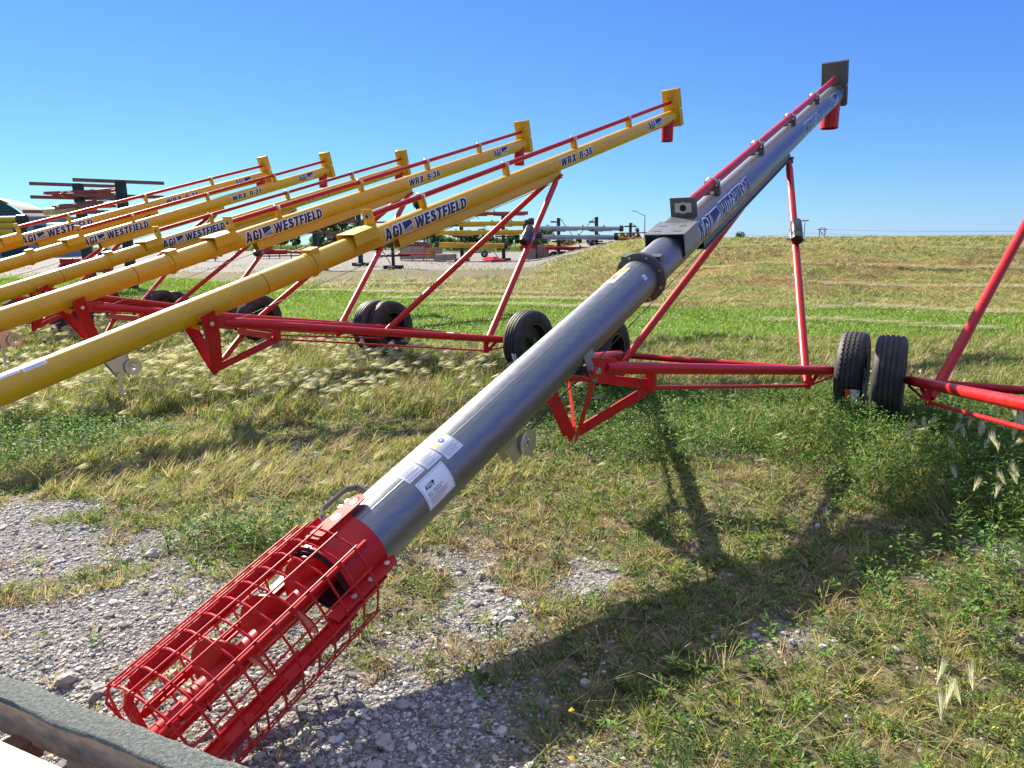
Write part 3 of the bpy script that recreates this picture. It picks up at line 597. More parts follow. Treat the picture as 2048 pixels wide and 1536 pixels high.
    for th in (52, 103, 140, -30, -60, -103, -145):
        d1 = D(th); t1 = u.cross(d1)
        rad = rr + (.008 if th in (103, -103) else 0)
        s1 = -5.60 if abs(th) > 20 else -5.5
        s0 = -4.86 if abs(th) < 120 else -4.98
        if th == 52: g.tube(C_(s1) + d1 * rad, C_(s0) + d1 * rad, .0095, 10)
        else: g.bar(C_(s1) + d1 * rad, C_(s0) + d1 * rad, .007, .032, up=d1); g.bar(C_(s1) + d1 * (rad - .014), C_(s0) + d1 * (rad - .014), .026, .006, up=d1)
        ends.append(C_(s1) + d1 * rad)
    hub = C_(-5.655); g.tube(C_(-5.67), C_(-5.59), .026, 20)
    for e in ends: g.wire([e, e + (hub - e) * .25 - u * .02, hub], .011, 8)
    rails = g.build('guard_rail', M['red_matte'], root)
    g = MB()
    for th in (103, -103, 145, -60):
        for s in (-5.06, -5.28, -5.50):
            d1 = D(th); g.box(C_(s) + d1 * (rr + .002), .045, .004, .028, u, u.cross(d1), d1)
            if th in (103, -60): t2 = u.cross(D(th + 20)); g.box(C_(s) + D(th + 18) * (rr + .002), .028, .026, .003, u, t2, D(th + 18))
    build_each(g, 'rail_cleat', M['red'], root)
    g = MB()
    for s in (-5.54, -5.47, -5.30):
        for th in (-72, -94): c = C_(s) + D(th) * (rr - .01); g.tube(c, c + D(-20) * .02, .009, 6)
    build_each(g, 'bolt', M['zinc'], rails)
    # wire cage: hoops and long wires
    g = MB(); rc = r + .072; hoop = [(-124, 1.12), (-96, 1.0), (-88, .98), (-66, 1.0), (-58, .99), (-36, .93), (-10, .885), (14, .885), (34, .93), (44, .985), (52, 1.0), (72, .96), (92, .975), (100, .995), (126, 1.02), (134, 1.06), (150, 1.05)]
    for i in range(11):
        s = -4.93 - i * .0705
        g.wire([C_(s) + D(t) * (rc * q) for t, q in hoop], .0042, 6)
    for t, q in ((-124, 1.12), (-92, .99), (-62, .995), (-40, .94), (-20, .90), (2, .88), (24, .90), (48, .995), (74, .965), (97, .985), (132, 1.05), (150, 1.05)):
        g.wire([C_(-4.92) + D(t) * (rc * q + .006), C_(-5.645) + D(t) * (rc * q + .006)], .0034, 6)
    for t, q in ((-96, .99), (-36, .95), (14, .89), (50, .99)):
        p = C_(-5.64) + D(t) * (rc * q); g.wire([p, p - u * .03 - D(t) * .03, C_(-5.665) + D(t) * .05, hub], .0045, 6)
    g.build('wire_cage', M['red'], root)
    # labels
    labs = [(-4.545, -4.445, -22, 33), (-4.438, -4.34, -22, 36), (-4.333, -4.225, -22, 48)]
    for i, (s0, s1, t0, t1) in enumerate(labs):
        o = patch('warning_label', M['white'], tube, fr, r, s0, s1, t0, t1)
        patch('label_print', M['ink'], tube, fr, r, s0 + .003, s0 + .0045, t0, t1 - 2, .0014, 6); patch('label_print', M['ink'], tube, fr, r, s1 - .0045, s1 - .003, t0, t1 - 2, .0014, 6)
        for j in range(8): patch('label_print', M['ink'], tube, fr, r, s0 + .010, s1 - .010 - (.02 if j % 3 == 1 else 0), t1 - 4.2 - j * 3.0, t1 - 3.2 - j * 3.0, .0014, 2)
        tc = t1 - 4 - 8 * 3.0 - 6
        tri = [(s0 + .008, tc - 6), (s0 + .036, tc - 6), (s0 + .022, tc + 6)]
        def P2(s, t, l=.0016): return C_(s) + D(t) * (r + l)
        g = MB(); g.add([P2(s0 + .006, tc + 4), P2(s0 + .038, tc + 4), P2(s0 + .022, tc - 9)], [(0, 1, 2)]); g.build('label_print', M['warn'], tube)
        g = MB()
        if i != 1:
            g.add([P2(s0 + .062 + .015 * math.cos(2 * math.pi * k / 16), tc - 3 + 6.5 * math.sin(2 * math.pi * k / 16)) for k in range(16)], [tuple(range(16))]); g.build('label_print', M['blue'], tube)
            g = MB(); g.add([P2(s0 + .055, tc - 1, .0022), P2(s0 + .069, tc - 1, .0022), P2(s0 + .062, tc - 7, .0022)], [(0, 1, 2)]); g.build('label_print', M['white'], tube)
        patch('label_print', M['inkred'], tube, fr, r, s0 + .006, s1 - .03, tc - 20, tc - 14, .0014, 3)
    # maker's plate
    s0, s1, t0, t1 = -4.535, -4.365, 41, 96
    patch('maker_plate', M['white'], tube, fr, r, s0, s1, t0, t1, .0010, 14)
    L_ = .006
    for q0, q1, w0, w1 in ((s0 + L_, s1 - L_, t0 + 2.5, t0 + 3.2), (s0 + L_, s1 - L_, t1 - 3.2, t1 - 2.5), (s0 + L_, s0 + L_ + .0012, t0 + 2.5, t1 - 2.5), (s1 - L_ - .0012, s1 - L_, t0 + 2.5, t1 - 2.5)):
        patch('label_print', M['ink'], tube, fr, r, q0, q1, w0, w1, .0017, 12 if w1 - w0 > 9 else 2)
    me = text_mesh('AGI', 1, .03, .2); x0, x1, y0, y1 = ext(me); wrap(me, 'lettering', M['navy'], tube, a, u, v, rt, r, s0 + .022, s0 + .062, 58, .020, x0, x1, y0, y1, .0017)
    wrap(join_flat([rect(0, .35, 1, 1), rect(0, 0, .6, .2)]), 'lettering', M['navy'], tube, a, u, v, rt, r, s0 + .065, s0 + .080, 58, .018, 0, 1, 0, 1, .0017)
    for word, x_, t_, wd in (('MODEL', .020, 69, .022), ('UTM-WRX-10-36', .052, 69, .062), ('SERIAL # 222003020', .020, 73.5, .080)):
        me = text_mesh(word, 1, .01, 0); x0, x1, y0, y1 = ext(me); wrap(me, 'lettering', M['navy'], tube, a, u, v, rt, r, s0 + x_, s0 + x_ + wd, t_, .0065, x0, x1, y0, y1, .0017)
    for j, t in enumerate((77.5, 80.5, 83.5)): patch('label_print', M['inkred'], tube, fr, r, s0 + .020, s1 - .045 + .012 * (j == 0), t, t + .9, .0017, 2)
    for j, t in enumerate((86.5, 89)): patch('label_print', M['ink'], tube, fr, r, s0 + .020, s1 - .07, t, t + .7, .0017, 2)
    # small sticker and danger label near the flange
    o = patch('small_sticker', M['white'], tube, fr, r, -2.235, -2.195, 47, 63); patch('label_print', M['ink'], tube, fr, r, -2.226, -2.204, 51, 59, .0014, 4); patch('label_print', M['white'], tube, fr, r, -2.221, -2.209, 53, 57, .002, 4)
    patch('danger_label', M['white'], tube, fr, r, -2.46, -2.20, -38, 4); patch('label_print', M['warn'], tube, fr, r, -2.29, -2.205, -34, 2, .0014); patch('label_print', M['inkred'], tube, fr, r, -2.40, -2.33, -20, -6, .0014); patch('label_print', M['inkred'], tube, fr, r, -2.44, -2.30, -1, 0.5, .0014, 3); patch('label_print', M['ink'], tube, fr, r, -2.38, -2.31, -32, -24, .0014, 3)

for key, d in AUG.items():
    rr_ = make_auger(key, d)
    if key in 'GN': intake(*rr_)
# ------------------------------------------------------------ ground
def sst(x): x = np.clip(x, 0, 1); return x * x * (3 - 2 * x)
_pn = [(RNG.uniform(-1, 1), RNG.uniform(-1, 1), RNG.uniform(0, 6.28)) for _ in range(40)]
def wob(X, Y, f, k0=0, k=6):
    """smooth pseudo-noise in about -1..1"""
    r = 0 * X
    for a, b, c in _pn[k0:k0 + k]: r = r + np.sin((a * X + b * Y) * f * 2.2 + c) * np.cos((b * X - a * Y) * f * 1.4 + c * 1.7)
    return r / (k ** .5) * 1.2
def height(X, Y):
    X = np.asarray(X, float); Y = np.asarray(Y, float)
    crest = 1.40 - .010 * np.clip(X - 8, 0, 60)
    edge = .4 + .4 * wob(X, Y, .2) + np.clip(33 - Y, 0, 30) * .04
    hb = crest * sst((X - edge) / 8.6) * sst((Y - 13.5 - .5 * wob(X, Y, .3, 6)) / 21.5) * (1 - sst((Y - 60) / 45)) * (1 - sst((X - 70) / 60))
    left = .62 * sst((Y - 44) / 42) * sst((-X - 2) / 14) * (1 - sst((Y - 160) / 80))
    und = .012 * wob(X, Y, 1.6, 12) + .02 * wob(X, Y, .5, 18)
    und2 = (.05 * wob(X, Y, 1.1, 24) + .045 * wob(X, Y, 3.1, 4)) * sst((Y - 13) / 8) * sst((X - 1) / 5)
    return hb + left + und + und2
def h1(x, y): return float(height(x, y))
def zones(X, Y):
    """how much bare gravel, mown green, dry straw and yard gravel lie at a spot"""
    n1 = wob(X, Y, 1.7, 2); n2 = wob(X, Y, .6, 9); n3 = wob(X, Y, 4.2, 20)
    line = 2.18 + (-.23 - X) * .66 + .10 * n1 + .07 * n3                # open gravel at the near left
    gr = sst((line + .16 * wob(X, Y, 7, 8) - Y) / .55 + .5) * (1 - .8 * sst((wob(X, Y, 3.1, 17) - .55) / .5) * sst((Y - 1.9) / .6))
    gr = gr * (1 - sst((X + .25) / .5) * .55)
    patchy = sst((n1 * .5 + n3 * .45 - .22) / .6) * (1 - sst((Y - 2.6) / 1.3)) * .9 * sst((X + 1.5) / 1.2)
    patchy2 = .35 * sst((wob(X, Y, 2.6, 30) - .5) / .5) * (1 - sst((Y - 5.5) / 1))
    gr = np.clip(np.maximum(np.maximum(gr, patchy), patchy2), 0, 1)
    yard = sst((Y - (36.5 - np.clip(X, -6, 2) * .25 + np.clip(X, 0, 14) * 2.0 + 1.0 * n2)) / 2.5) * (1 - sst((Y - 92 - 3 * n2) / 6)) * (1 - sst((X - 9 - n2) / 4))
    strip_far = 22 - 1.0 * np.clip(X + 5, 0, 30) ** .75 * 1.32 + .5 * n2 + np.clip(-X - 5, 0, 40) * .9
    strip_far = np.maximum(strip_far, 8.9)
    mown = sst((Y - 7.9 + .5 * n2) / 1.6) * (1 - sst((Y - strip_far) / 1.0))
    tan = sst((Y - strip_far) / 1.0) * (1 - sst((Y - 26 - 2 * n2 + np.clip(X, 0, 8) * -3) / 5 )) 
    tan = np.maximum(tan, sst((X - 1) / 3) * sst((Y - strip_far) / 1.0))
    return gr, yard, mown, tan
def axis(lo, hi, near0, near1, step, grow):
    p = list(np.arange(near0, near1, step)); s = step; q = near1
    while q < hi: p.append(q); s *= grow; q += s
    p.append(hi); s = step; q = near0 - step
    while q > lo: p.insert(0, q); s *= grow; q -= s
    p.insert(0, lo); return np.array(p)
ax = axis(-1500, 1500, -7, 9, .055, 1.045); ay = axis(-300, 2500, .4, 12, .055, 1.035)
GX, GY = np.meshgrid(ax, ay); GZ = height(GX, GY)
nx, ny = len(ax), len(ay)
co = np.stack([GX, GY, GZ], -1).reshape(-1, 3)
idx = np.arange(nx * ny).reshape(ny, nx)
fa = np.stack([idx[:-1, :-1], idx[:-1, 1:], idx[1:, 1:], idx[1:, :-1]], -1).reshape(-1, 4)
def np_mesh(name, co, fa, m, cols=None, smooth=True):
    me = bpy.data.meshes.new(name); me.vertices.add(len(co)); me.vertices.foreach_set('co', np.ascontiguousarray(co, np.float32).ravel())
    k = fa.shape[1]; me.loops.add(fa.size); me.loops.foreach_set('vertex_index', np.ascontiguousarray(fa, np.int32).ravel())
    me.polygons.add(len(fa)); me.polygons.foreach_set('loop_start', np.arange(0, fa.size, k, dtype=np.int32))
    me.polygons.foreach_set('use_smooth', np.full(len(fa), smooth))
    if cols is not None:
        at = me.color_attributes.new('tint', 'FLOAT_COLOR', 'POINT'); c4 = np.ones((len(co), 4), np.float32); c4[:, :3] = cols; at.data.foreach_set('color', c4.ravel())
    me.materials.append(m); me.update(calc_edges=True); me.validate()
    o = bpy.data.objects.new(name, me); COL.objects.link(o); return o
gr, yard, mown, tan = zones(GX, GY)
mg = bpy.data.materials.new('ground_cover'); mg.use_nodes = True; t = mg.node_tree; b = t.nodes['Principled BSDF']; b.inputs['Roughness'].default_value = .95; b.inputs['Specular IOR Level'].default_value = .15
tc = t.nodes.new('ShaderNodeTexCoord'); OB = tc.outputs['Object']
def N(kind, **kw):
    n = t.nodes.new(kind)
    for k, v in kw.items():
        if k in n.inputs: n.inputs[k].default_value = v
        else: setattr(n, k, v)
    return n
def ramp(src, stops):
    r = t.nodes.new('ShaderNodeValToRGB'); e = r.color_ramp.elements
    while len(e) > 1: e.remove(e[-1])
    e[0].position = stops[0][0]; e[0].color = (*stops[0][1], 1)
    for p_, c_ in stops[1:]: q = e.new(p_); q.color = (*c_, 1)
    t.links.new(src, r.inputs[0]); return r.outputs[0]
def noise(scale, detail=6, rough=.6, dist=0):
    n = N('ShaderNodeTexNoise'); n.inputs['Scale'].default_value = scale; n.inputs['Detail'].default_value = detail; n.inputs['Roughness'].default_value = rough; n.inputs['Distortion'].default_value = dist
    t.links.new(OB, n.inputs['Vector']); return n.outputs['Fac']
def mix(f, a_, b_):
    m_ = t.nodes.new('ShaderNodeMix'); m_.data_type = 'RGBA'; t.links.new(f, m_.inputs[0]); t.links.new(a_, m_.inputs[6]); t.links.new(b_, m_.inputs[7]); return m_.outputs[2]
def attr(nm): n = t.nodes.new('ShaderNodeAttribute'); n.attribute_name = nm; return n.outputs['Fac']
def vor(scale, feature='F1'):
    n = N('ShaderNodeTexVoronoi'); n.feature = feature; n.inputs['Scale'].default_value = scale; t.links.new(OB, n.inputs['Vector']); return n
soil = ramp(noise(24, 8, .7), [(.30, (.03, .034, .012)), (.46, (.085, .08, .035)), (.58, (.17, .145, .08)), (.72, (.29, .25, .17))])
v1 = vor(42); v2 = vor(95)
stone1 = ramp(v1.outputs['Color'], [(0, (.16, .155, .145)), (.5, (.30, .29, .27)), (1, (.46, .445, .415))])
stone = mix(ramp(v1.outputs['Distance'], [(.35, (0, 0, 0)), (.62, (1, 1, 1))]), stone1, ramp(v2.outputs['Color'], [(0, (.07, .065, .055)), (1, (.25, .235, .21))]))
green = ramp(noise(16, 8, .75), [(.30, (.028, .06, .006)), (.48, (.075, .135, .014)), (.62, (.13, .19, .025)), (.78, (.22, .25, .07))])
straw = ramp(noise(2.6, 12, .85, .8), [(.32, (.04, .05, .012)), (.43, (.10, .12, .03)), (.52, (.20, .18, .075)), (.62, (.32, .27, .14)), (.74, (.46, .40, .25))])
straw2 = ramp(noise(.55, 6, .65, .6), [(.34, (.35, .52, .22)), (.45, (.7, .85, .45)), (.55, (.95, .80, .62)), (.66, (.9, .66, .48)), (.78, (1.05, 1.0, .9))])
sm = t.nodes.new('ShaderNodeMix'); sm.data_type = 'RGBA'; sm.blend_type = 'MULTIPLY'; sm.inputs[0].default_value = 1; t.links.new(straw, sm.inputs[6]); t.links.new(straw2, sm.inputs[7])
yardc = ramp(noise(5, 10, .85), [(.3, (.12, .115, .105)), (.5, (.19, .18, .165)), (.7, (.27, .255, .235))])
farg = ramp(noise(.6, 6, .7), [(.3, (.05, .09, .015)), (.5, (.10, .15, .03)), (.7, (.20, .22, .08))])
c = mix(attr('a_mown'), soil, green); c = mix(attr('a_far'), c, farg); c = mix(attr('a_tan'), c, sm.outputs[2]); c = mix(attr('a_yard'), c, yardc); c = mix(attr('a_gravel'), c, stone)
t.links.new(c, b.inputs['Base Color'])
ad = t.nodes.new('ShaderNodeMath'); ad.operation = 'SUBTRACT'; t.links.new(noise(30, 6, .7), ad.inputs[0])
mu = t.nodes.new('ShaderNodeMath'); mu.operation = 'MULTIPLY'; t.links.new(v1.outputs['Distance'], mu.inputs[0]); t.links.new(attr('a_gravel'), mu.inputs[1]); t.links.new(mu.outputs[0], ad.inputs[1])
bp = t.nodes.new('ShaderNodeBump'); bp.inputs['Strength'].default_value = .9; bp.inputs['Distance'].default_value = .02; t.links.new(ad.outputs[0], bp.inputs['Height']); t.links.new(bp.outputs[0], b.inputs['Normal'])
ground = np_mesh('ground', co, fa, mg)
farm = np.maximum(sst((GY - 90) / 8), sst((GY - 20) / 15) * sst((GX - 14) / 10) * 0)
for nm, A in (('a_gravel', gr), ('a_yard', yard), ('a_mown', mown), ('a_tan', tan), ('a_far', farm)):
    at_ = ground.data.attributes.new(nm, 'FLOAT', 'POINT'); at_.data.foreach_set('value', np.ascontiguousarray(A, np.float32).ravel())
tag(ground, kind='structure')

# ------------------------------------------------------------ carpeted trailer corner in front of the camera
def deck():
    root = empty('carpeted_platform', (-1.2, 1.2, 0)); tag(root, 'timber platform corner with a green-grey carpet strip on its rail, bottom left', 'platform')
    z = .47
    p0, p1 = P(0, 1355, 1.0), P(470, 1536, 1.0)
    def on(px, py, zz):
        q = P(px, py, 1.0); d_ = q - Vector((0, 0, CH)); k_ = (zz - CH) / d_.z; return Vector((0, 0, CH)) + d_ * k_
    A, B = on(0, 1355, z), on(470, 1536, z); U = (B - A).normalized(); V = Vector((-U.y, U.x, 0)); 
    if V.y > 0: V = -V            # towards the camera
    A = A - U * .8; B = B + U * .7; wd = .05
    off = Vector((root.location)); L = lambda p: p - off
    g = MB(); n = 60; vs = []; rr = random.Random(3)
    for i in range(n + 1):
        p = A + (B - A) * i / n; j = rr.uniform(-.002, .002) + .003 * math.sin(i * .7)
        prof = [(-.010, -.05), (-.010 + j, -.004), (-.007 + j, .003), (.004, .004), (wd * .5, .0042 + j * .2), (wd - .004, .004), (wd + .002 + j, .003), (wd + .003 + j * 1.5, -.004), (wd + .001, -.006)]
        vs += [L(p + V * a_ + Vector((0, 0, b_))) for a_, b_ in prof]
    m_ = 9; g.add(vs, [(i * m_ + k, i * m_ + k + 1, (i + 1) * m_ + k + 1, (i + 1) * m_ + k) for i in range(n) for k in range(m_ - 1)])
    g.build('carpet_strip', M['carpet'], root, smooth=80)
    g = MB(); g.bar(L(A + V * (wd / 2) + Vector((0, 0, -.05))), L(B + V * (wd / 2) + Vector((0, 0, -.05))), wd - .01, .09); g.build('rail', M['wood'], root)
    g = MB(); a_ = A + V * (wd + .035 + .45) + Vector((0, 0, -.065)); g.bar(L(a_), L(a_ + (B - A)), .88, .03); g.build('deck_board', mat('bleached_board', (.62, .58, .50), .8, 0, .25, 5, stretch=(2, 14, 2), bump=.3, bscale=60), root, bevel=.003)
    for k in (.42, .62, .85):
        q = A + (B - A) * k + V * (wd * .5) + Vector((0, 0, -.11)); g = MB(); g.bar(L(q), L(q + V * .5), .06, .05); g.build('cross_member', mat('reddish_timber', (.22, .10, .055), .8, 0, .4, 8), root)
    for k in (.05, .5, .95):
        q = A + (B - A) * k + V * (wd * .5); g = MB(); g.tube(L(Vector((q.x, q.y, h1(q.x, q.y) - .02))), L(q + Vector((0, 0, -.09))), .035, 12); g.build('leg', M['wood'], root)
deck()

# ------------------------------------------------------------ storage racks and yard things
def zat(p): return h1(p.x, p.y)
def post_rack(name, label, pts, top_y, wpost, m, arms, group=None, base=True, brace=None, marm=None):
    """posts with horizontal arms; pts: (px, Y) of every post"""
    root = None
    for i, (px, Y) in enumerate(pts):
        q = P(px, top_y[i], Y); zb = h1(q.x, q.y)
        if root is None:
            root = empty(name, (q.x, q.y, zb)); tag(root, label, 'storage rack', group); off = root.location.copy()
        g = MB(); g.box(Vector((q.x, q.y, (zb + q.z) / 2)) - off, wpost / 2, wpost / 2, (q.z - zb) / 2); g.build('post', m, root)
        if base: g = MB(); g.box(Vector((q.x, q.y - .1, zb + .07)) - off, .16, 1.1, .08); g.box(Vector((q.x + .0, q.y, zb + .10)) - off, .55, .2, .1); g.build('base_beam', m, root)
        for (ya, xl, xr, dy) in arms[i]:
            a_ = P(px + xl, ya, Y); b_ = P(px + xr, ya, Y); zz = a_.z; 
            g = MB(); A_ = Vector((a_.x, Y - dy, zz)) - off; B_ = Vector((b_.x, Y + dy, zz)) - off; g.bar(A_, B_, .08, .11); g.build('arm', marm or m, root)
    if brace:
        for (x0, y0, x1, y1, Y) in brace:
            g = MB(); g.tube(P(x0, y0, Y) - off, P(x1, y1, Y) - off, .025, 6); g.build('brace', M['brownpost'], root)
    return root
def rod_thing(name, label, cat, x0, y0, x1, y1, Y, r, m, group=None, Y1=None, ends=None, extras=None):
    a_, b_ = P(x0, y0, Y), P(x1, y1, Y1 or Y); c = (a_ + b_) / 2
    root = empty(name, a_); tag(root, label, cat, group)
    g = MB(); g.tube(Vector((0, 0, 0)), b_ - a_, r, 20); g.build('tube', m, root)
    d_ = (b_ - a_).normalized(); L_ = (b_ - a_).length
    if ends:
        for k in ends:
            q = d_ * (L_ * k); g = MB(); g.tube(q - d_ * .12, q + d_ * .16, r * 1.45, 20); g.build('end_cap', M['black'], root)
    if extras:
        for k, hh in extras:
            q = d_ * (L_ * k) + Vector((0, 0, -r)); g = MB(); g.bar(q - d_ * .9, q + d_ * .9, r * 1.1, hh); g.build('track', m, root)
        for k in (.25, .55, .8):
            q = d_ * (L_ * k); g = MB(); g.tube(q - d_ * .03, q + d_ * .03, r * 1.18, 16); g.box(q + Vector((0, 0, r * 1.2)), .06, .04, .06); g.build('joint_flange', m, root)
    return root
YR = 54.0
# left rack, close by
post_rack('pipe_rack', 'pipe rack of two dark posts with rusty cross arms above the leftmost augers', [(155, 25.5), (240, 24.5)], [367, 362], .26, M['darkpost'],
    [[(371, -62, 60, .9), (397, -60, 62, .9), (425, -75, 40, .9)], [(364, -62, 62, .9), (393, -60, 62, .9), (425, -60, 50, .9)]], marm=M['maroon'], base=False, brace=[(165, 385, 174, 398, 25.4), (232, 388, 240, 372, 24.4)])
rod_thing('auger_tube', 'cream painted auger tube lying on the left pipe rack', 'auger tube', 90, 424, 190, 419, 25, .12, M['cream'], 'tubes stored on racks')
rod_thing('auger_tube', 'small white pipe below the cream tube on the left rack', 'auger tube', 96, 452, 250, 446, 25, .09, M['white'], 'tubes stored on racks')
def frame_bundle(name, label, x0, y0, x1, y1, Y, n, m, cat='frame bundle', h_=.3, seed=1):
    a_, b_ = P(x0, y0, Y), P(x1, y1, Y); root = empty(name, a_); tag(root, label, cat); rr = random.Random(seed); d_ = b_ - a_
    for i in range(n):
        o1 = Vector((rr.uniform(-.3, .3), rr.uniform(-.6, .6), rr.uniform(0, h_))); o2 = Vector((rr.uniform(-.3, .3), rr.uniform(-.6, .6), rr.uniform(0, h_)))
        g = MB(); q = rr.random()
        if q < .6: g.tube(o1 + d_ * rr.uniform(0, .3), o2 + d_ * rr.uniform(.7, 1), rr.uniform(.02, .045), 8)
        else: g.bar(o1 + d_ * rr.uniform(0, .5), o2 + d_ * rr.uniform(.6, 1), .03, .09)
        g.build('bar', m if i % 4 else M['maroon'], root)
    return root
frame_bundle('frame_bundle', 'stack of red frame bars resting on the left pipe rack', 100, 402, 232, 390, 25, 14, M['red_old'], seed=5)
frame_bundle('frame_bundle', 'lower bundle of rusty bars on the left pipe rack beside the cream tube', 112, 420, 236, 411, 25, 9, M['maroon'], seed=9, h_=.2)
for i, (y, l) in enumerate(((438, 'top'), (450, 'middle'), (463, 'bottom'))):
    rod_thing('auger_tube', '%s one of the yellow tubes stacked at the far left edge' % l, 'auger tube', -60, y + 2, 43 - i * 2, y, 24, .095, M['yellow'], 'yellow tubes stacked at the left edge', ends=(1,))
# quonset and shed
def quonset():
    Y = 78.0; c = P(-28, 478, Y); zb = h1(c.x, c.y); top = P(-28, 395, Y).z; Rr = top - zb; root = empty('quonset_hut', (c.x, c.y, zb)); tag(root, 'arched storage hut with a dark green end wall and ribbed grey roof', 'building')
    wx = 6.2; n = 28; dr = Vector((-5.1, 13, 0))
    arc = [Vector((wx * math.cos(math.pi * i / n), 0, Rr * math.sin(math.pi * i / n))) for i in range(n + 1)]
    g = MB(); g.prism(arc, Vector((0, -.15, 0))); g.build('end_wall', M['greenwall'], root)
    g = MB(); vs = []; m_ = 26
    for j in range(m_ + 1):
        for p_ in arc:
            k = 1.03 + (.012 if j % 2 else 0); vs.append(Vector((p_.x * k, p_.y, p_.z * k)) + dr * (j / m_))
    k = n + 1; g.add(vs, [(j * k + i, j * k + i + 1, (j + 1) * k + i + 1, (j + 1) * k + i) for j in range(m_) for i in range(n)]); g.build('roof', M['roof'], root)
    g = MB(); g.box((0, -.22, 1.6), 1.6, .06, 1.6); g.build('door', M['shedwall'], root)
    Y = 76.0; a_, b_ = P(48, 436, Y), P(112, 436, Y); root = empty('shed', ((a_.x + b_.x) / 2, Y + 3, h1(a_.x, Y))); tag(root, 'low white metal shed with a dark roof edge beside the arched hut', 'building')
    hz = a_.z - root.location.z; hx = (b_.x - a_.x) / 2
    g = MB(); g.box((0, 0, hz / 2), hx, 3, hz / 2); g.build('wall', M['shedwall'], root)
    g = MB(); g.box((0, 0, hz + .06), hx + .15, 3.2, .09); g.build('roof', M['pole'], root)
    g = MB(); g.box((-hx * .1, -3.02, hz * .62), hx * .35, .03, hz * .18); g.build('window', M['greenwall'], root)
quonset()
# red machines on the yard
def red_machine(label, px, py, Y, L_, seed, hgt=.9, wheel=True):
    a_ = P(px, py, Y); zb = h1(a_.x, Y); root = empty('auger_hopper', (a_.x, Y, zb)); tag(root, label, 'farm machine'); rr = random.Random(seed)
    g = MB(); g.tube((0, 0, hgt * .62), (L_ * .62, 0, hgt * .62), .21, 20); g.build('tube', M['red'], root)
    g = MB(); g.tube((L_ * .62, 0, hgt * .62), (L_, 0, hgt * .5), .12, 16); g.build('discharge_tube', M['red_old'], root)
    g = MB(); g.bar((L_ * .05, -.25, .22), (L_ * .9, -.25, .22), .06, .1); g.build('skid', M['maroon'], root)
    g = MB(); g.bar((L_ * .05, .25, .22), (L_ * .9, .25, .22), .06, .1); g.build('skid', M['maroon'], root)
    for k in (.08, .3, .5, .72, .9):
        g = MB(); g.bar((L_ * k, -.3, 0), (L_ * k, -.3, hgt * .62), .08, .08, up=(1, 0, 0)); g.build('leg', M['red_old'], root)
    for i in range(5):
        x = rr.uniform(.05, .8) * L_; g = MB(); g.tube((x, -.3, hgt * .6), (x + rr.uniform(.5, 1.3), -.25, hgt * rr.uniform(.7, 1.15)), .035, 8); g.build('brace', M['red_old'], root)
    g = MB(); g.box((L_ * .2, 0, hgt * 1.05), L_ * .14, .3, .14); g.build('hopper', M['red'], root)
    if wheel:
        for k in (.35, .6):
            g = MB(); g.tube((L_ * k, -.45, .3), (L_ * k, -.28, .3), .3, 20); wl = g.build('wheel', M['tyre'], root); g = MB(); g.tube((L_ * k, -.47, .3), (L_ * k, -.44, .3), .15, 16); g.build('rim', M['white'], wl)
red_machine('dark red auger hopper on legs standing on the gravel left of the green post', 508, 500, 62, 4.6, 4, wheel=False)
red_machine('red machine on wheels behind the left yellow augers', 335, 500, 58, 4.4, 8)
red_machine('red machine seen low between the farthest yellow augers', 120, 520, 36, 2.6, 12, .7, wheel=False)
red_machine('red frame machine beside the right-hand pile of crates', 1040, 512, YR + 1, 4.2, 15, 1.5)
# middle racks
post_rack('pipe_rack', 'single dark green post rack with rusty arms behind the second yellow auger', [(628, 40), (716, 46)], [428, 424], .27, M['darkpost'], [[(443, -70, 85, .6), (466, -60, 100, .6)], [(446, -70, 80, .6), (472, -60, 60, .6)]], marm=M['maroon'],
    brace=[(640, 478, 668, 505, 40), (668, 478, 640, 505, 40), (690, 440, 650, 500, 42)])
post_rack('pipe_rack', 'bare brown post rack with a low arm, left of the crates', [(783, 40)], [448, ], .16, M['brownpost'], [[(512, -32, 34, .5)]], brace=[(762, 497, 781, 527, 40)])
post_rack('pipe_rack', 'tall rack holding the yellow tubes on two dark posts', [(922, YR), (1006, YR)], [430, 428], .27, M['darkpost'], [[(431, -18, 14, 1.2), (452, -14, 18, 1.2), (473, -14, 14, 1.2), (498, -12, 14, 1.2)]] * 2, brace=[(985, 442, 960, 462, YR), (985, 500, 1003, 524, YR), (946, 425, 958, 438, YR)])
for i, (x0, y0, x1, y1, m, l) in enumerate(((905, 428, 1056, 426, 'red_old', 'top red tube of the rack holding yellow tubes'), (900, 448, 1053, 446, 'yellow', 'uppermost yellow tube on the rack behind the nearest yellow auger'), (866, 466, 1050, 464, 'yellow', 'second yellow tube down on the rack, above the crates'), (874, 489, 1012, 491, 'yellow', 'lowest yellow tube on the rack, just above the crates'))):
    rod_thing('auger_tube', l, 'auger tube', x0, y0, x1, y1, YR - .5, .17 if m == 'yellow' else .13, M[m], 'tubes stored on racks', ends=(0, 1) if m == 'yellow' else None, extras=((.3, .12), (.8, .1)))
post_rack('pipe_rack', 'rack of two dark posts holding the grey tubes', [(1117, YR), (1193, YR)], [436, 434], .25, M['brownpost'], [[(444, -16, 0, .7), (462, -15, 16, 1.2), (483, -14, 16, 1.2), (499, -10, 18, 1.2)]] * 2, brace=[(1121, 438, 1176, 512, YR), (1189, 436, 1158, 470, YR)])
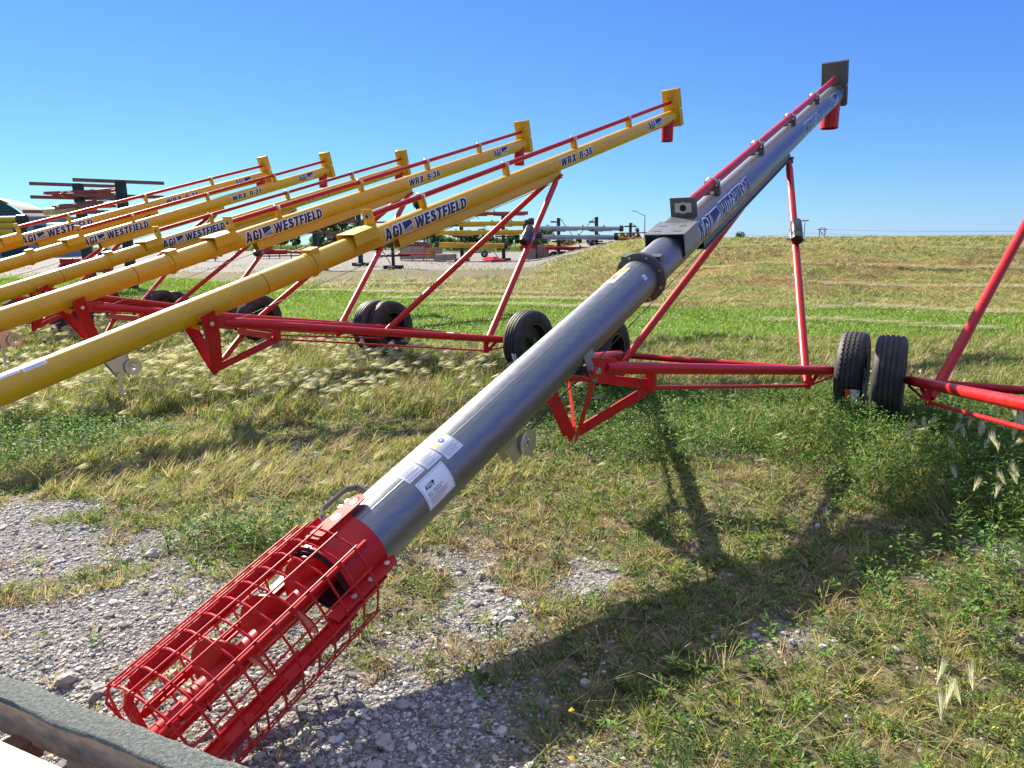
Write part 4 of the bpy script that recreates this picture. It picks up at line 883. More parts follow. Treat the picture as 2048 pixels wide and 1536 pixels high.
for (x0, y0, x1, y1, m, l) in ((1072, 456, 1242, 457, 'palegrey', 'upper grey tube on the two-post rack'), (1066, 474, 1231, 474, 'palegrey', 'lower grey tube with a black end on the two-post rack'), (1090, 496, 1218, 496, 'red', 'red tube on the lowest arms of the two-post rack'), (1233, 477, 1293, 478, 'orange', 'orange tube on the single-post rack beside the galvanised auger'), (1228, 467, 1296, 465, 'red_old', 'thin dark red bar above the orange tube')):
    rod_thing('auger_tube', l, 'auger tube', x0, y0, x1, y1, YR - .5, .155 if m == 'palegrey' else .10 if m != 'red_old' else .045, M[m], 'tubes stored on racks', ends=(1,) if m == 'palegrey' else None, extras=((.35, .1), (.75, .1)) if m != 'red_old' else None)
post_rack('pipe_rack', 'short single post rack holding the orange tube', [(1261, 60)], [446], .22, M['brownpost'], [[(453, -13, 12, .3), (480, -13, 12, .6)]], brace=[(1264, 447, 1278, 458, 60)])
for k, (x, y) in enumerate(((1056, 443), (1058, 466), (1063, 484), (1046, 456), (1072, 470))):
    q = P(x, y, YR - .6); g = MB(); g.lathe((0, 0, 0), (.45, 0, 0), [(0, .0), (0, .2), (.3, .26), (1, .26), (1, 0)], 20); o = g.build('tube_hood', M['black'], None); o.location = q; tag(o, ('highest', 'middle', 'lowest', 'leftmost', 'rightmost')[k] + ' black hood among the tube ends between the yellow and grey racks', 'tube hood', 'black hoods between the racks')
# crates
def crate(label, px0, px1, ytop, ybase, Y, rot=0, m='crate'):
    a_, b_ = P(px0, ybase, Y), P(px1, ybase, Y); zb = h1(a_.x, Y); zt = P(px0, ytop, Y).z; w2 = (b_.x - a_.x) / 2; hh = zt - zb
    root = empty('wooden_crate', ((a_.x + b_.x) / 2, Y + w2 * .6, zb), rot); tag(root, label, 'crate')
    g = MB(); g.box((0, 0, hh / 2 + .04), w2 - .02, w2 * .6, hh / 2 - .06); g.build('body', M[m], root)
    n = max(2, int(hh / .35))
    for i in range(n):
        z = .1 + (hh - .12) * (i + .5) / n
        g = MB(); g.box((0, -w2 * .6 - .012, z), w2, .012, (hh - .12) / n / 2 - .018); g.build('board', M[m], root)
    for x in (-.9, 0, .9): g = MB(); g.box((x * w2, -w2 * .6 - .035, hh / 2), .05, .012, hh / 2); g.build('batten', M['wood'], root)
crate('long pile of pale crate wood right of the brown post', 800, 850, 493, 517, 55)
crate('pale plywood crate at the right end of the long crate pile', 852, 884, 495, 513, 56.5)
crate('pale wooden crate standing under the nearest black canister', 1045, 1072, 497, 517, 54)
crate('tall plywood crate beside the two-post rack', 1074, 1098, 489, 517, 54.5)
crate('low flat crate between the crate pile and the red bars', 868, 912, 508, 517, 53)
g = MB(); g.tube((0, 0, 0), P(860, 509, 53) - P(796, 508, 53), .06, 8); o = g.build('red_pipe', M['red'], None); o.location = P(796, 508, 53); tag(o, 'red pipe laid along the front of the long crate pile', 'pipe')
frame_bundle('frame_bundle', 'red bars lying flat on the gravel in front of the yellow tube rack', 908, 520, 935, 521, 51, 6, M['red_old'], h_=.1, seed=21)
def disc_():
    q = P(985, 518, 50); root = empty('red_hood', (q.x, 50, h1(q.x, 50))); tag(root, 'flat red hood lying on the gravel below the lowest yellow tube', 'machine part')
    g = MB(); g.prism([Vector((-.9, 0, .05)), Vector((-.5, -.4, .06)), Vector((.5, -.5, .05)), Vector((.8, 0, .05)), Vector((.4, .5, .28)), Vector((-.4, .4, .3))], (0, 0, .07)); g.build('panel', M['red'], root, bevel=.02)
    g = MB(); g.bar((.6, -.2, .06), (1.2, -.5, .02), .1, .05); g.build('leg', M['orange'], root)
disc_()
g = MB(); g.box((0, 0, .2), 1.1, .5, .15); g.box((0.3, 0, .42), .5, .4, .09); q = P(835, 492, 55.8); o = g.build('red_cover', M['maroon'], None); o.location = (q.x, 55.8, q.z - .2); tag(o, 'dark red cover lying on top of the long crate pile', 'machine part')
# trailer wheel under yellow tubes
def cart(px, Y, label, L_=2.6):
    q = P(px, 505, Y); root = empty('farm_cart', (q.x, Y, h1(q.x, Y))); tag(root, label, 'cart')
    g = MB(); g.bar((0, 0, .45), (L_, 0, .45), .7, .08); g.build('frame', M['brownpost'], root)
    for x in (.6, L_ - .6):
        g = MB(); g.tube((x, -.48, .32), (x, -.3, .32), .32, 20); wl = g.build('wheel', M['tyre'], root); g = MB(); g.tube((x, -.5, .32), (x, -.47, .32), .16, 16); g.build('rim', M['shedwall'], wl)
cart(925, 64, 'low cart with a white rimmed wheel under the yellow tube rack'); cart(1165, 60, 'low black cart frame under the right end of the red tube')
# lamps, poles, pylon, lines
def lamp_post(label, px, ybase_Y, ytop, arm=True):
    Y = ybase_Y; q = P(px, ytop, Y); zb = h1(q.x, Y); root = empty('street_lamp', (q.x, Y, zb)); tag(root, label, 'street lamp' if arm else 'light pole'); H = q.z - zb
    g = MB(); g.tube((0, 0, 0), (0, 0, H), .14, 10, r2=.09); g.build('pole', M['pole'], root)
    if arm: g = MB(); g.wire([(0, 0, H * .98), (-1.0, 0, H + .3), (-2.1, 0, H + .8)], .06, 6); g.build('arm', M['pole'], root); g = MB(); g.box((-2.4, 0, H + .85), .4, .14, .07); g.build('lamp_head', M['pole'], root)
    else:
        for sx in (-1, 1): g = MB(); g.box((sx * .45, 0, H + .1), .35, .2, .16); g.build('lamp_head', M['pole'], root)
lamp_post('tall street lamp with a left-pointing arm behind the grey tubes', 1290, 150, 430)
lamp_post('tall pole with twin lamp heads beyond the bank', 1610, 170, 442, False)
def pylon(px, Y, ytop, label):
    q = P(px, ytop, Y); zb = h1(q.x, Y); H = q.z - zb; root = empty('power_pylon', (q.x, Y, zb)); tag(root, label, 'power pylon'); W_ = 16 / F * Y
    for sx in (-1, 1):
        g = MB(); g.tube((sx * W_ * .34, 0, 0), (sx * W_ * .34, 0, H * .9), .32, 8); g.build('leg', M['pole'], root)
        g = MB(); g.tube((-sx * W_ * .34, 0, H * .2), (sx * W_ * .34, 0, H * .78), .18, 6); g.build('brace', M['pole'], root)
        g = MB(); g.tube((sx * W_ * .34, 0, H * .9), (sx * W_ * .2, 0, H), .2, 6); g.build('peak', M['pole'], root)
    g = MB(); g.tube((-W_ * .62, 0, H * .82), (W_ * .62, 0, H * .82), .25, 6); g.build('crossarm', M['pole'], root)
    g = MB(); g.tube((-W_ * .3, 0, H * .95), (W_ * .3, 0, H * .95), .2, 6); g.build('crossarm', M['pole'], root)
pylon(1645, 420, 455, 'lattice power pylon on the horizon above the bank')
for i, (ya, yb, yc) in enumerate(((459, 465, 462), (467, 478, 473))):
    a_, m_, b_ = P(1645, ya, 420), P(1850, yb, 420), P(2100, yc, 420); g = MB(); pts = []
    for k in range(17):
        t_ = k / 16; pts.append(a_ * (1 - t_) ** 2 + m_ * (2 * t_ * (1 - t_)) + b_ * t_ ** 2)
    g.wire([p_ - a_ for p_ in pts], .09, 5); o = g.build('power_line', M['zinc'], None); o.location = a_; tag(o, ('upper' if i == 0 else 'lower') + ' power line running right from the pylon', 'power line')
a_, b_ = P(1645, 466, 420), P(1400, 462, 420); g = MB(); g.wire([(0, 0, 0), (b_ - a_) * .5 - Vector((0, 0, 2.2)), b_ - a_], .09, 5); o = g.build('power_line', M['zinc'], None); o.location = a_; tag(o, 'power line running left from the pylon behind the grey auger', 'power line')
# ------------------------------------------------------------ trees beyond the yard
def leaf_cloud(n, blobs, size, seed, c0, c1):
    r = np.random.default_rng(seed); bl = np.array(blobs); k = r.integers(0, len(bl), n); b = bl[k]
    d = r.normal(size=(n, 3)); d /= np.linalg.norm(d, axis=1)[:, None]; rad = r.uniform(.35, 1.0, n) ** .6
    c = b[:, :3] + d * (rad * b[:, 3])[:, None] * np.array([1, 1, .85]) + r.normal(size=(n, 3)) * .06
    a = r.normal(size=(n, 3)); a /= np.linalg.norm(a, axis=1)[:, None]; e = np.cross(a, r.normal(size=(n, 3))); e /= np.linalg.norm(e, axis=1)[:, None]
    s = size * r.uniform(.6, 1.4, n)[:, None]
    v = np.stack([c - a * s, c + e * s * .6, c + a * s, c - e * s * .6], 1).reshape(-1, 3)
    t = r.uniform(0, 1, n)[:, None] * .6 + .4 * r.uniform(0, 1, len(bl))[k][:, None]; col = np.array(c0) * (1 - t) + np.array(c1) * t
    return v, np.arange(4 * n).reshape(n, 4), np.repeat(col, 4, 0)
def make_tree(seed, H, W_, c0, c1, n=2600):
    rr = random.Random(seed); blobs = []
    for i in range(13):
        z = rr.uniform(.30, .95); w_ = W_ * (1 - abs(z - .55) * 1.1) * rr.uniform(.3, .95); t_ = rr.uniform(0, 6.28)
        blobs.append((w_ * math.cos(t_), w_ * math.sin(t_), H * z, W_ * rr.uniform(.24, .42)))
    v, f, c = leaf_cloud(n, blobs, .13 + .012 * H, seed, c0, c1)
    crown = np_mesh('crown', v, f, M['leaf'], c, False)
    g = MB(); g.tube((0, 0, -.3), (0, 0, H * .5), .05 * H ** .7, 8, r2=.03 * H ** .6)
    for b in blobs[:6]: g.tube((0, 0, H * .3), Vector(b[:3]), .025 * H ** .6, 6, r2=.015)
    tr = g.build('trunk', M['brownpost'], None)
    return crown, tr
protos = [make_tree(3, 6, 2.6, (.02, .055, .010), (.08, .15, .03)), make_tree(5, 5, 2.9, (.035, .08, .012), (.13, .21, .04)), make_tree(8, 7, 2.2, (.018, .05, .012), (.065, .13, .03)), make_tree(11, 3, 2.6, (.04, .08, .014), (.14, .21, .05))]
used = [False] * 4
def tree(k, px, Y, ytop, label, sx=1.0, name='broadleaf_tree', cat='tree'):
    q = P(px, ytop, Y); zb = h1(q.x, Y); H = (6, 5, 7, 3)[k]; s = (q.z - zb) / (H * 1.0)
    root = empty(name, (q.x, Y, zb), random.uniform(0, 6.28)); root.scale = (s * sx, s * sx, s)
    tag(root, label, cat, 'trees beyond the yard')
    for o in protos[k]:
        c = o if not used[k] else o.copy()
        if used[k]: COL.objects.link(c)
        c.parent = root
    used[k] = True
TR = [(2, 845, 92, 398, 'tall dark tree rising behind the lettering of the nearest yellow auger', .8), (0, 805, 96, 440, 'rounded dark green tree left of the tallest tree'), (1, 870, 100, 452, 'mid green tree behind the left end of the yellow tubes', 1.1),
 (0, 735, 90, 438, 'dark bushy tree behind the bearing plate of the nearest yellow auger', 1.1), (1, 690, 84, 430, 'bright leafy tree right of the green post', 1.2), (1, 640, 82, 440, 'light green tree directly behind the green post', 1.1), (2, 590, 95, 462, 'narrow dark tree left of the green post', .9),
 (0, 560, 100, 470, 'low dark tree above the red auger hopper', 1.2), (3, 925, 105, 468, 'low bush behind the left post of the yellow tube rack', 1.3), (1, 968, 104, 459, 'green tree between the posts of the yellow tube rack', 1.1), (0, 1030, 108, 462, 'tree behind the black tube hoods', 1.0),
 (1, 1083, 110, 452, 'pale tree top above the left end of the grey tubes', 1.0), (3, 1130, 150, 478, 'low tree clump between the two grey tube posts', 1.5), (0, 1160, 190, 476, 'small dark round tree midway between the posts of the grey rack', 1.2), (3, 1185, 160, 482, 'low wide bush behind the right grey post', 1.6),
 (0, 1222, 140, 476, 'small tree below the black end of the lower grey tube', 1.1), (1, 1252, 120, 466, 'tree behind the short rack post', 1.0), (2, 1272, 118, 457, 'slim tree right of the short rack post', .9), (0, 1300, 125, 465, 'dark tree just left of the grey motor mount', 1.1),
 (3, 1481, 120, 468, 'lone dark bush peeping over the crest of the bank', .55), (3, 1000, 120, 480, 'low bush behind the lowest yellow tube', 1.8), (3, 900, 99, 482, 'low spreading bush behind the plywood crates', 1.7), (3, 1060, 125, 484, 'low bush behind the tall plywood crate', 1.5), (3, 660, 88, 478, 'low bush at the foot of the bright leafy tree', 1.6), (3, 770, 92, 476, 'low bush left of the long crate pile', 1.5)]
for tt in TR: tree(*tt)
for (k, px, Y, yt, l) in ((2, 395, 100, 470, 'dark tree glimpsed below the middle yellow augers'), (0, 470, 98, 474, 'tree glimpsed under the second yellow auger'), (0, 300, 95, 476, 'tree glimpsed between the leftmost augers')): tree(k, px, Y, yt, l)

# ------------------------------------------------------------ plants and stones on the ground
def view_scatter(n, y0, y1, power=1.0, margin=1.12):
    """points on the ground in front of the camera, a little wider than its view"""
    u_ = RNG.random(n); Y = (y0 ** power + u_ * (y1 ** power - y0 ** power)) ** (1 / power)
    X = (RNG.random(n) * 2 - 1) * (Y * .75 * margin + .35); return X, Y
def pal(t, cols):
    cols = np.array(cols); t = np.clip(t, 0, .9999) * (len(cols) - 1); i = t.astype(int); f = (t - i)[:, None]; return cols[i] * (1 - f) + cols[i + 1] * f
def blades(X, Y, h, w_, lean, az, bend, col, z=None):
    n = len(X); Z = height(X, Y) if z is None else z
    dx, dy = np.cos(az), np.sin(az); px, py = -dy, dx
    ph = RNG.uniform(0, 6.28, n); qx, qy = np.cos(ph), np.sin(ph)
    v = np.empty((n, 5, 3))
    for i, (t, ww) in enumerate(((0, 1.0), (.55, .8), (1.0, 0))):
        ox = dx * h * (lean * t + bend * t * t); oy = dy * h * (lean * t + bend * t * t); oz = h * (t - .35 * bend * t * t)
        if i < 2:
            for j, sg in enumerate((-1, 1)):
                v[:, 2 * i + j, 0] = X + ox + sg * qx * w_ * ww * .5; v[:, 2 * i + j, 1] = Y + oy + sg * qy * w_ * ww * .5; v[:, 2 * i + j, 2] = Z + oz
        else: v[:, 4, 0] = X + ox; v[:, 4, 1] = Y + oy; v[:, 4, 2] = Z + oz
    b = np.arange(n)[:, None] * 5
    f = np.concatenate([b + [0, 1, 3], b + [0, 3, 2], b + [2, 3, 4]], 1).reshape(-1, 3)
    k = np.repeat(col, 5, 0).reshape(n, 5, 3) * np.array([.8, .8, 1, 1, 1.1])[None, :, None] ** 0
    return v.reshape(-1, 3), f, k.reshape(-1, 3)
def leaves(X, Y, Z, L, W_, az, pitch_, col):
    """small pointed leaves"""
    n = len(X); d = np.stack([np.cos(az) * np.cos(pitch_), np.sin(az) * np.cos(pitch_), np.sin(pitch_)], 1); s = np.stack([-np.sin(az), np.cos(az), RNG.uniform(-.4, .4, n)], 1)
    o = np.stack([X, Y, Z], 1); L = L[:, None]; W_ = W_[:, None]
    v = np.stack([o, o + d * L * .5 + s * W_ * .5, o + d * L + np.array([0, 0, -.15]) * L, o + d * L * .5 - s * W_ * .5], 1).reshape(-1, 3)
    b = np.arange(n)[:, None] * 4; return v, np.concatenate([b + [0, 1, 2], b + [0, 2, 3]], 1).reshape(-1, 3), np.repeat(col, 4, 0)
def merge(name, parts, m, label=None):
    V, Fc, Cc = [], [], []; k = 0
    for v, f, c in parts: V.append(v); Fc.append(f + k); Cc.append(c); k += len(v)
    o = np_mesh(name, np.concatenate(V), np.concatenate(Fc), m, np.concatenate(Cc), False); tag(o, kind='stuff'); return o
DRY = [(.20, .13, .06), (.36, .26, .13), (.50, .40, .21), (.62, .53, .32)]
GRN = [(.05, .10, .012), (.10, .18, .022), (.17, .26, .04), (.26, .34, .07)]
YEL = [(.20, .24, .04), (.33, .36, .08), (.46, .44, .15)]
LUS = [(.035, .10, .012), (.075, .175, .024), (.13, .26, .04), (.20, .34, .08)]
def inside(X, Y, cx, cy, rx, ry, rot=0, soft=.25):
    c_, s_ = math.cos(rot), math.sin(rot); a_ = (X - cx) * c_ + (Y - cy) * s_; b_ = -(X - cx) * s_ + (Y - cy) * c_
    return 1 - sst(((a_ / rx) ** 2 + (b_ / ry) ** 2 - 1 + soft * wob(X, Y, 2.5, 5)) / .8 + .5)
def lush(X, Y):
    l = np.maximum(inside(X, Y, 2.3, 5.3, 2.3, 1.1), inside(X, Y, 2.9, 4.0, .95, 1.2)); l = np.maximum(l, inside(X, Y, -3.7, 5.1, 1.0, .75)); l = np.maximum(l, inside(X, Y, .9, 6.2, .9, .9)); l = np.maximum(l, .9 * inside(X, Y, -1.25, 3.2, .38, .16, .1)); l = np.maximum(l, .5 * inside(X, Y, 2.2, 2.6, .8, .6)); return l
def barley(X, Y):
    b = np.maximum(inside(X, Y, -2.6, 7.5, 3.2, 1.75, -.25), inside(X, Y, -4.4, 8.0, 2.2, 2.6)); b = np.maximum(b, inside(X, Y, -7.8, 12.0, 3.4, 2.0, -.6)); b = np.maximum(b, .55 * inside(X, Y, -.35, 7.4, .75, 1.5))
    return np.maximum(b, .5 * inside(X, Y, 2.75, 3.75, .5, .7))
def keep(p): return RNG.random(len(p)) < p
def tufts(cx, cy, per, hgt, rad, wid, lean, cols, az0=None, azs=0.0, spread=1.0):
    """clumps of blades: centres cx, cy; every blade leans away from its clump's middle; cols one colour a clump"""
    n = len(cx); r_ = np.repeat; m_ = n * per
    a_ = RNG.uniform(0, 6.28, m_); q = RNG.random(m_) ** .6; rd = r_(rad, per) * q
    X = r_(cx, per) + np.cos(a_) * rd; Y = r_(cy, per) + np.sin(a_) * rd
    if az0 is not None: a_ = RNG.normal(az0, azs, m_)
    h = r_(hgt, per) * RNG.uniform(.45, 1.1, m_); c = r_(cols, per, 0) * RNG.uniform(.72, 1.25, (m_, 1))
    t_ = RNG.random(m_) < .12; c[t_] = pal(RNG.random(t_.sum()), DRY)
    return blades(X, Y, h, r_(wid, per) * RNG.uniform(.7, 1.2, m_), r_(lean, per) * (.25 + .9 * q) * spread, a_, RNG.uniform(0, .7, m_), c)
def kinds(n, dryk, l=0):
    u_ = RNG.random(n); dry = u_ < dryk; y_ = (~dry) & (RNG.random(n) < .42)
    return np.where(dry[:, None], pal(RNG.random(n), DRY), np.where(y_[:, None], pal(RNG.random(n), YEL), pal(RNG.random(n), GRN)))
# low mixed turf, near field
parts = []
X, Y = view_scatter(46000, 1.12, 10, 1.7); gr_ = zones(X, Y)[0]; l = lush(X, Y); cl = sst(wob(X, Y, 5.5, 14) * .7 + .6); cl2 = sst(wob(X, Y, 13, 22) * .9 + .6)
k = keep(np.clip(1.04 - gr_, 0, 1) ** 1.3 * (.35 + .65 * cl * (.4 + .6 * cl2))); X, Y, gr_, l = X[k], Y[k], gr_[k], l[k]; n = len(X)
dryk = np.clip(.30 + .40 * wob(X, Y, 1.9, 3) + .25 * wob(X, Y, 6, 12) - .5 * l + .2 * gr_, .03, .92)
hg = RNG.uniform(.018, .052, n) * (1 + 1.2 * RNG.random(n) ** 5) * (1 + .4 * sst((Y - 5) / 3))
parts.append(tufts(X, Y, 13, hg, RNG.uniform(.010, .032, n) * (1 + .06 * Y), .0030 * (1 + .13 * Y) * RNG.uniform(.8, 1.4, n), RNG.uniform(.3, 1.3, n), kinds(n, dryk)))
merge('turf', parts, M['leaf'])
# small-leaved ground cover between the tufts
parts = []
X, Y = view_scatter(24000, 1.12, 9, 1.7); gr_ = zones(X, Y)[0]; k = keep(np.clip(1 - 1.02 * gr_, .02, 1) * (.25 + .75 * sst(wob(X, Y, 7, 18) * .8 + .5))); X, Y = X[k], Y[k]; n = len(X); tc_ = np.where((RNG.random(n) < .35)[:, None], pal(RNG.random(n), YEL), pal(RNG.random(n), LUS))
for j in range(9):
    az = RNG.uniform(0, 6.28, n); rr = RNG.uniform(0, .03, n)
    parts.append(leaves(X + np.cos(az) * rr, Y + np.sin(az) * rr, height(X, Y) + RNG.uniform(.004, .03, n), RNG.uniform(.008, .019, n) * (1 + .06 * Y), RNG.uniform(.005, .011, n) * (1 + .06 * Y), RNG.uniform(0, 6.28, n), RNG.uniform(-.1, 1.1, n), tc_ * RNG.uniform(.7, 1.25, (n, 1))))
merge('ground_cover', parts, M['leaf'])
# windswept longer grass at the left
X, Y = view_scatter(9000, 3, 6.3, 1.9); p = inside(X, Y, -2.2, 4.35, 1.25, .65, -.25); p = np.maximum(p, .8 * inside(X, Y, -1.2, 4.3, 1.3, .6)); k = keep(.8 * p * (1 - zones(X, Y)[0])); X, Y = X[k], Y[k]; n = len(X)
g1 = tufts(X, Y, 12, RNG.uniform(.05, .15, n), RNG.uniform(.01, .03, n), RNG.uniform(.003, .0045, n) * 1.4, RNG.uniform(.4, 1.1, n), np.where((RNG.random(n) < .3)[:, None], pal(RNG.random(n), DRY), pal(RNG.random(n), YEL + [(.20, .30, .05)])), .35, .8)
# taller green grass under the barley and around the wheels
X, Y = view_scatter(24000, 4.4, 14, 1.55); p = np.maximum(barley(X, Y), .30 * sst((Y - 5.2) / 1.5) * (1 - sst((Y - 9) / 1.5))); k = keep(p); X, Y = X[k], Y[k]; n = len(X)
g2 = tufts(X, Y, 12, RNG.uniform(.08, .21, n), RNG.uniform(.015, .05, n), .0045 * (1 + .07 * Y) * RNG.uniform(.8, 1.2, n), RNG.uniform(.2, .8, n), kinds(n, .18), .3, 1.2)
X, Y = view_scatter(2600, 1.2, 6, 1.6); k = keep(.5 * (1 - .7 * zones(X, Y)[0])); X, Y = X[k], Y[k]; n = len(X)
g3 = tufts(X, Y, 9, RNG.uniform(.05, .13, n), RNG.uniform(.006, .02, n), .0026 * (1 + .1 * Y) * RNG.uniform(.8, 1.2, n), RNG.uniform(.1, .7, n), kinds(n, .45))
X, Y = view_scatter(9000, 2.6, 6.8, 1.5); p = np.maximum(inside(X, Y, 2.95, 3.9, .85, 1.1), inside(X, Y, 2.7, 5.1, 1.6, .8)); k = keep(p * .6); X, Y = X[k], Y[k]; n = len(X)
g4 = tufts(X, Y, 11, RNG.uniform(.09, .25, n), RNG.uniform(.01, .035, n), .0038 * (1 + .05 * Y) * RNG.uniform(.8, 1.3, n), RNG.uniform(.15, .7, n), kinds(n, .10))
merge('long_grass', [g1, g2, g3, g4], M['leaf'])
# broad-leaved weeds and clover
parts = []
X, Y = view_scatter(23000, 1.4, 8.6, 1.75); l = lush(X, Y); gr_ = zones(X, Y)[0]; k = keep(np.maximum(l, .055 * (1 - gr_) + .05 * sst(wob(X, Y, 3.3, 8)) * (1 - .5 * gr_))); X, Y, l = X[k], Y[k], l[k]; n = len(X)
hh = RNG.uniform(.03, .09, n) * (1 + 1.2 * l + 1.3 * inside(X, Y, 3.0, 4.2, .9, 1.1))
for j in range(15):
    t_ = RNG.uniform(.15, 1, n); az = RNG.uniform(0, 6.28, n); rr = RNG.uniform(0, .028, n) * (1 + l * .8)
    parts.append(leaves(X + np.cos(az) * rr, Y + np.sin(az) * rr, height(X, Y) + hh * t_, RNG.uniform(.016, .036, n) * (1 + .3 * l), RNG.uniform(.008, .017, n), az, RNG.uniform(-.2, 1.0, n), pal(RNG.random(n), LUS)))
merge('weeds', parts, M['leaf'])
# feathery grey-green rosettes in the right foreground
parts = []
for (cx, cy, hh_, nn) in ((.62, 1.66, .14, 130), (.47, 1.72, .10, 90), (.93, 1.62, .12, 110), (1.42, 2.2, .10, 80), (1.62, 2.05, .10, 90), (1.2, 2.35, .08, 60), (2.1, 2.75, .12, 90), (1.95, 2.3, .11, 80), (.55, 2.15, .07, 60), (1.5, 1.72, .1, 80), (2.35, 3.0, .15, 110), (2.6, 3.35, .2, 120), (3.1, 4.3, .25, 130), (2.8, 4.0, .2, 100), (-.55, 3.1, .07, 70), (.2, 3.0, .07, 60), (-.25, 3.5, .08, 70)):
    n = nn; st = RNG.integers(0, 9, n); sa = RNG.uniform(0, 6.28, 9); sl = RNG.uniform(.1, .55, 9); t_ = RNG.random(n)
    X = cx + np.cos(sa[st]) * sl[st] * hh_ * t_; Y = cy + np.sin(sa[st]) * sl[st] * hh_ * t_; Z = height(X, Y) + hh_ * t_ * (1 - .3 * sl[st])
    parts.append(leaves(X, Y, Z, RNG.uniform(.03, .055, n), RNG.uniform(.0035, .006, n), RNG.uniform(0, 6.28, n), RNG.uniform(.1, .9, n), pal(RNG.random(n), [(.05, .10, .03), (.10, .17, .05), (.17, .24, .09)])))
merge('feathery_weeds', parts, M['leaf'])
# foxtail barley: stalk and a nodding brush of pale awns
def foxtails(X, Y, H, az, s=1.0, m_=22, up=0.0):
    n = len(X); Z = height(X, Y); out = []
    lean = RNG.uniform(.25, .8, n)
    out.append(blades(X, Y, H, np.full(n, .0022) * (1 + .06 * Y), lean * .6, az, np.full(n, .35), pal(RNG.random(n), [(.20, .24, .06), (.34, .34, .12)]), Z))
    hx = X + np.cos(az) * H * (lean * .6 + .35); hy = Y + np.sin(az) * H * (lean * .6 + .35); hz = Z + H * (1 - .35 * .35)
    for j in range(m_):
        a2 = az + RNG.normal(0, .15, n); el = RNG.uniform(-.1, .45, n) + .35 * up; L = RNG.uniform(.07, .12, n) * s; st = RNG.uniform(0, .45, n) * .05 * s
        d = np.stack([np.cos(a2) * np.cos(el), np.sin(a2) * np.cos(el), np.sin(el)], 1); o = np.stack([hx, hy, hz], 1) + np.stack([np.cos(az), np.sin(az), np.full(n, .15)], 1) * st[:, None]
        sd = np.cross(d, RNG.normal(size=(n, 3))); sd /= np.linalg.norm(sd, axis=1)[:, None]; ww = (.0008 * (1 + .28 * Y))[:, None]
        v = np.stack([o - sd * ww, o + sd * ww, o + d * L[:, None]], 1).reshape(-1, 3)
        out.append((v, np.arange(3 * n).reshape(n, 3), np.repeat(pal(RNG.random(n), [(.50, .52, .26), (.68, .67, .40), (.80, .78, .56)]), 3, 0)))
    return out
X, Y = view_scatter(9000, 4.6, 14.5, 1.6); b_ = barley(X, Y); k = keep(b_ * (.12 + .88 * sst(wob(X, Y, 3.4, 11) * .8 + .45))); X, Y = X[k], Y[k]; n = len(X)
parts = foxtails(X, Y, RNG.uniform(.12, .30, n), RNG.normal(.2, .5, n), RNG.uniform(.75, 1.5, n), 24)
X, Y = view_scatter(420, 3.0, 7.5, 1.7); k = keep(.25 + 0 * X) ; X, Y = X[k], Y[k]; parts += foxtails(X, Y, RNG.uniform(.10, .2, len(X)), RNG.normal(.4, .5, len(X)), .8)
for cx, cy, sp, nn, hh_ in ((2.75, 3.8, .22, 26, .34), (3.15, 3.95, .2, 18, .3), (2.45, 3.3, .15, 8, .25), (1.10, 1.62, .05, 3, .27), (1.26, 1.66, .05, 3, .24), (1.62, 2.0, .04, 2, .3), (1.85, 1.9, .05, 2, .24), (-1.0, 3.1, .03, 2, .12), (-1.75, 3.9, .08, 4, .14), (1.75, 2.3, .05, 2, .24)):
    X = RNG.normal(cx, sp, nn); Y = RNG.normal(cy, sp, nn); parts += foxtails(X, Y, RNG.uniform(.7, 1.1, nn) * hh_, RNG.normal(.9, .5, nn), .85, 40, 1.6)
merge('foxtail_barley', parts, M['leaf'])
# dry stalks and straw on the near ground
X, Y = view_scatter(26000, 1.15, 8, 1.7); gr_ = zones(X, Y)[0]; k = keep(.35 * (1 - .55 * gr_)); X, Y = X[k], Y[k]; n = len(X)
g1 = blades(X, Y, RNG.uniform(.03, .12, n), RNG.uniform(.0015, .003, n), RNG.uniform(.5, 4, n), RNG.uniform(0, 6.28, n), RNG.uniform(0, 1, n), pal(RNG.random(n), [(.20, .12, .07), (.38, .28, .15), (.52, .44, .27)]))
X, Y = view_scatter(9000, 1.15, 4.6, 1.6); k = keep(.9 * zones(X, Y)[0] * sst(wob(X, Y, 3.7, 4) * .8 + .25)); X, Y = X[k], Y[k]; n = len(X)
g2 = blades(X, Y, RNG.uniform(.01, .035, n), RNG.uniform(.0015, .003, n), RNG.uniform(.8, 5, n), RNG.uniform(0, 6.28, n), RNG.uniform(0, 1, n), pal(RNG.random(n), [(.16, .09, .05), (.28, .17, .10), (.42, .32, .18)]))
# mown strip, clover lawn
merge('dry_stalks', [g1, g2], M['leaf'])
X, Y = view_scatter(170000, 7.2, 34, 1.25); mw = zones(X, Y)[2]; k = keep(mw); X, Y = X[k], Y[k]; n = len(X)
wd_ = .0035 + .00105 * Y
merge('mown_grass', [blades(X, Y, RNG.uniform(.025, .07, n) * (1 + .02 * Y), wd_, RNG.uniform(.1, .9, n), RNG.uniform(0, 6.28, n), RNG.uniform(0, .6, n), np.where((RNG.random(n) < .12)[:, None], pal(RNG.random(n), YEL), pal(RNG.random(n) * .5 + .3 * (wob(X, Y, .8, 4) + 1) * .5, [(.07, .16, .012), (.14, .25, .018), (.20, .33, .035), (.29, .40, .07)])))], M['leaf'])
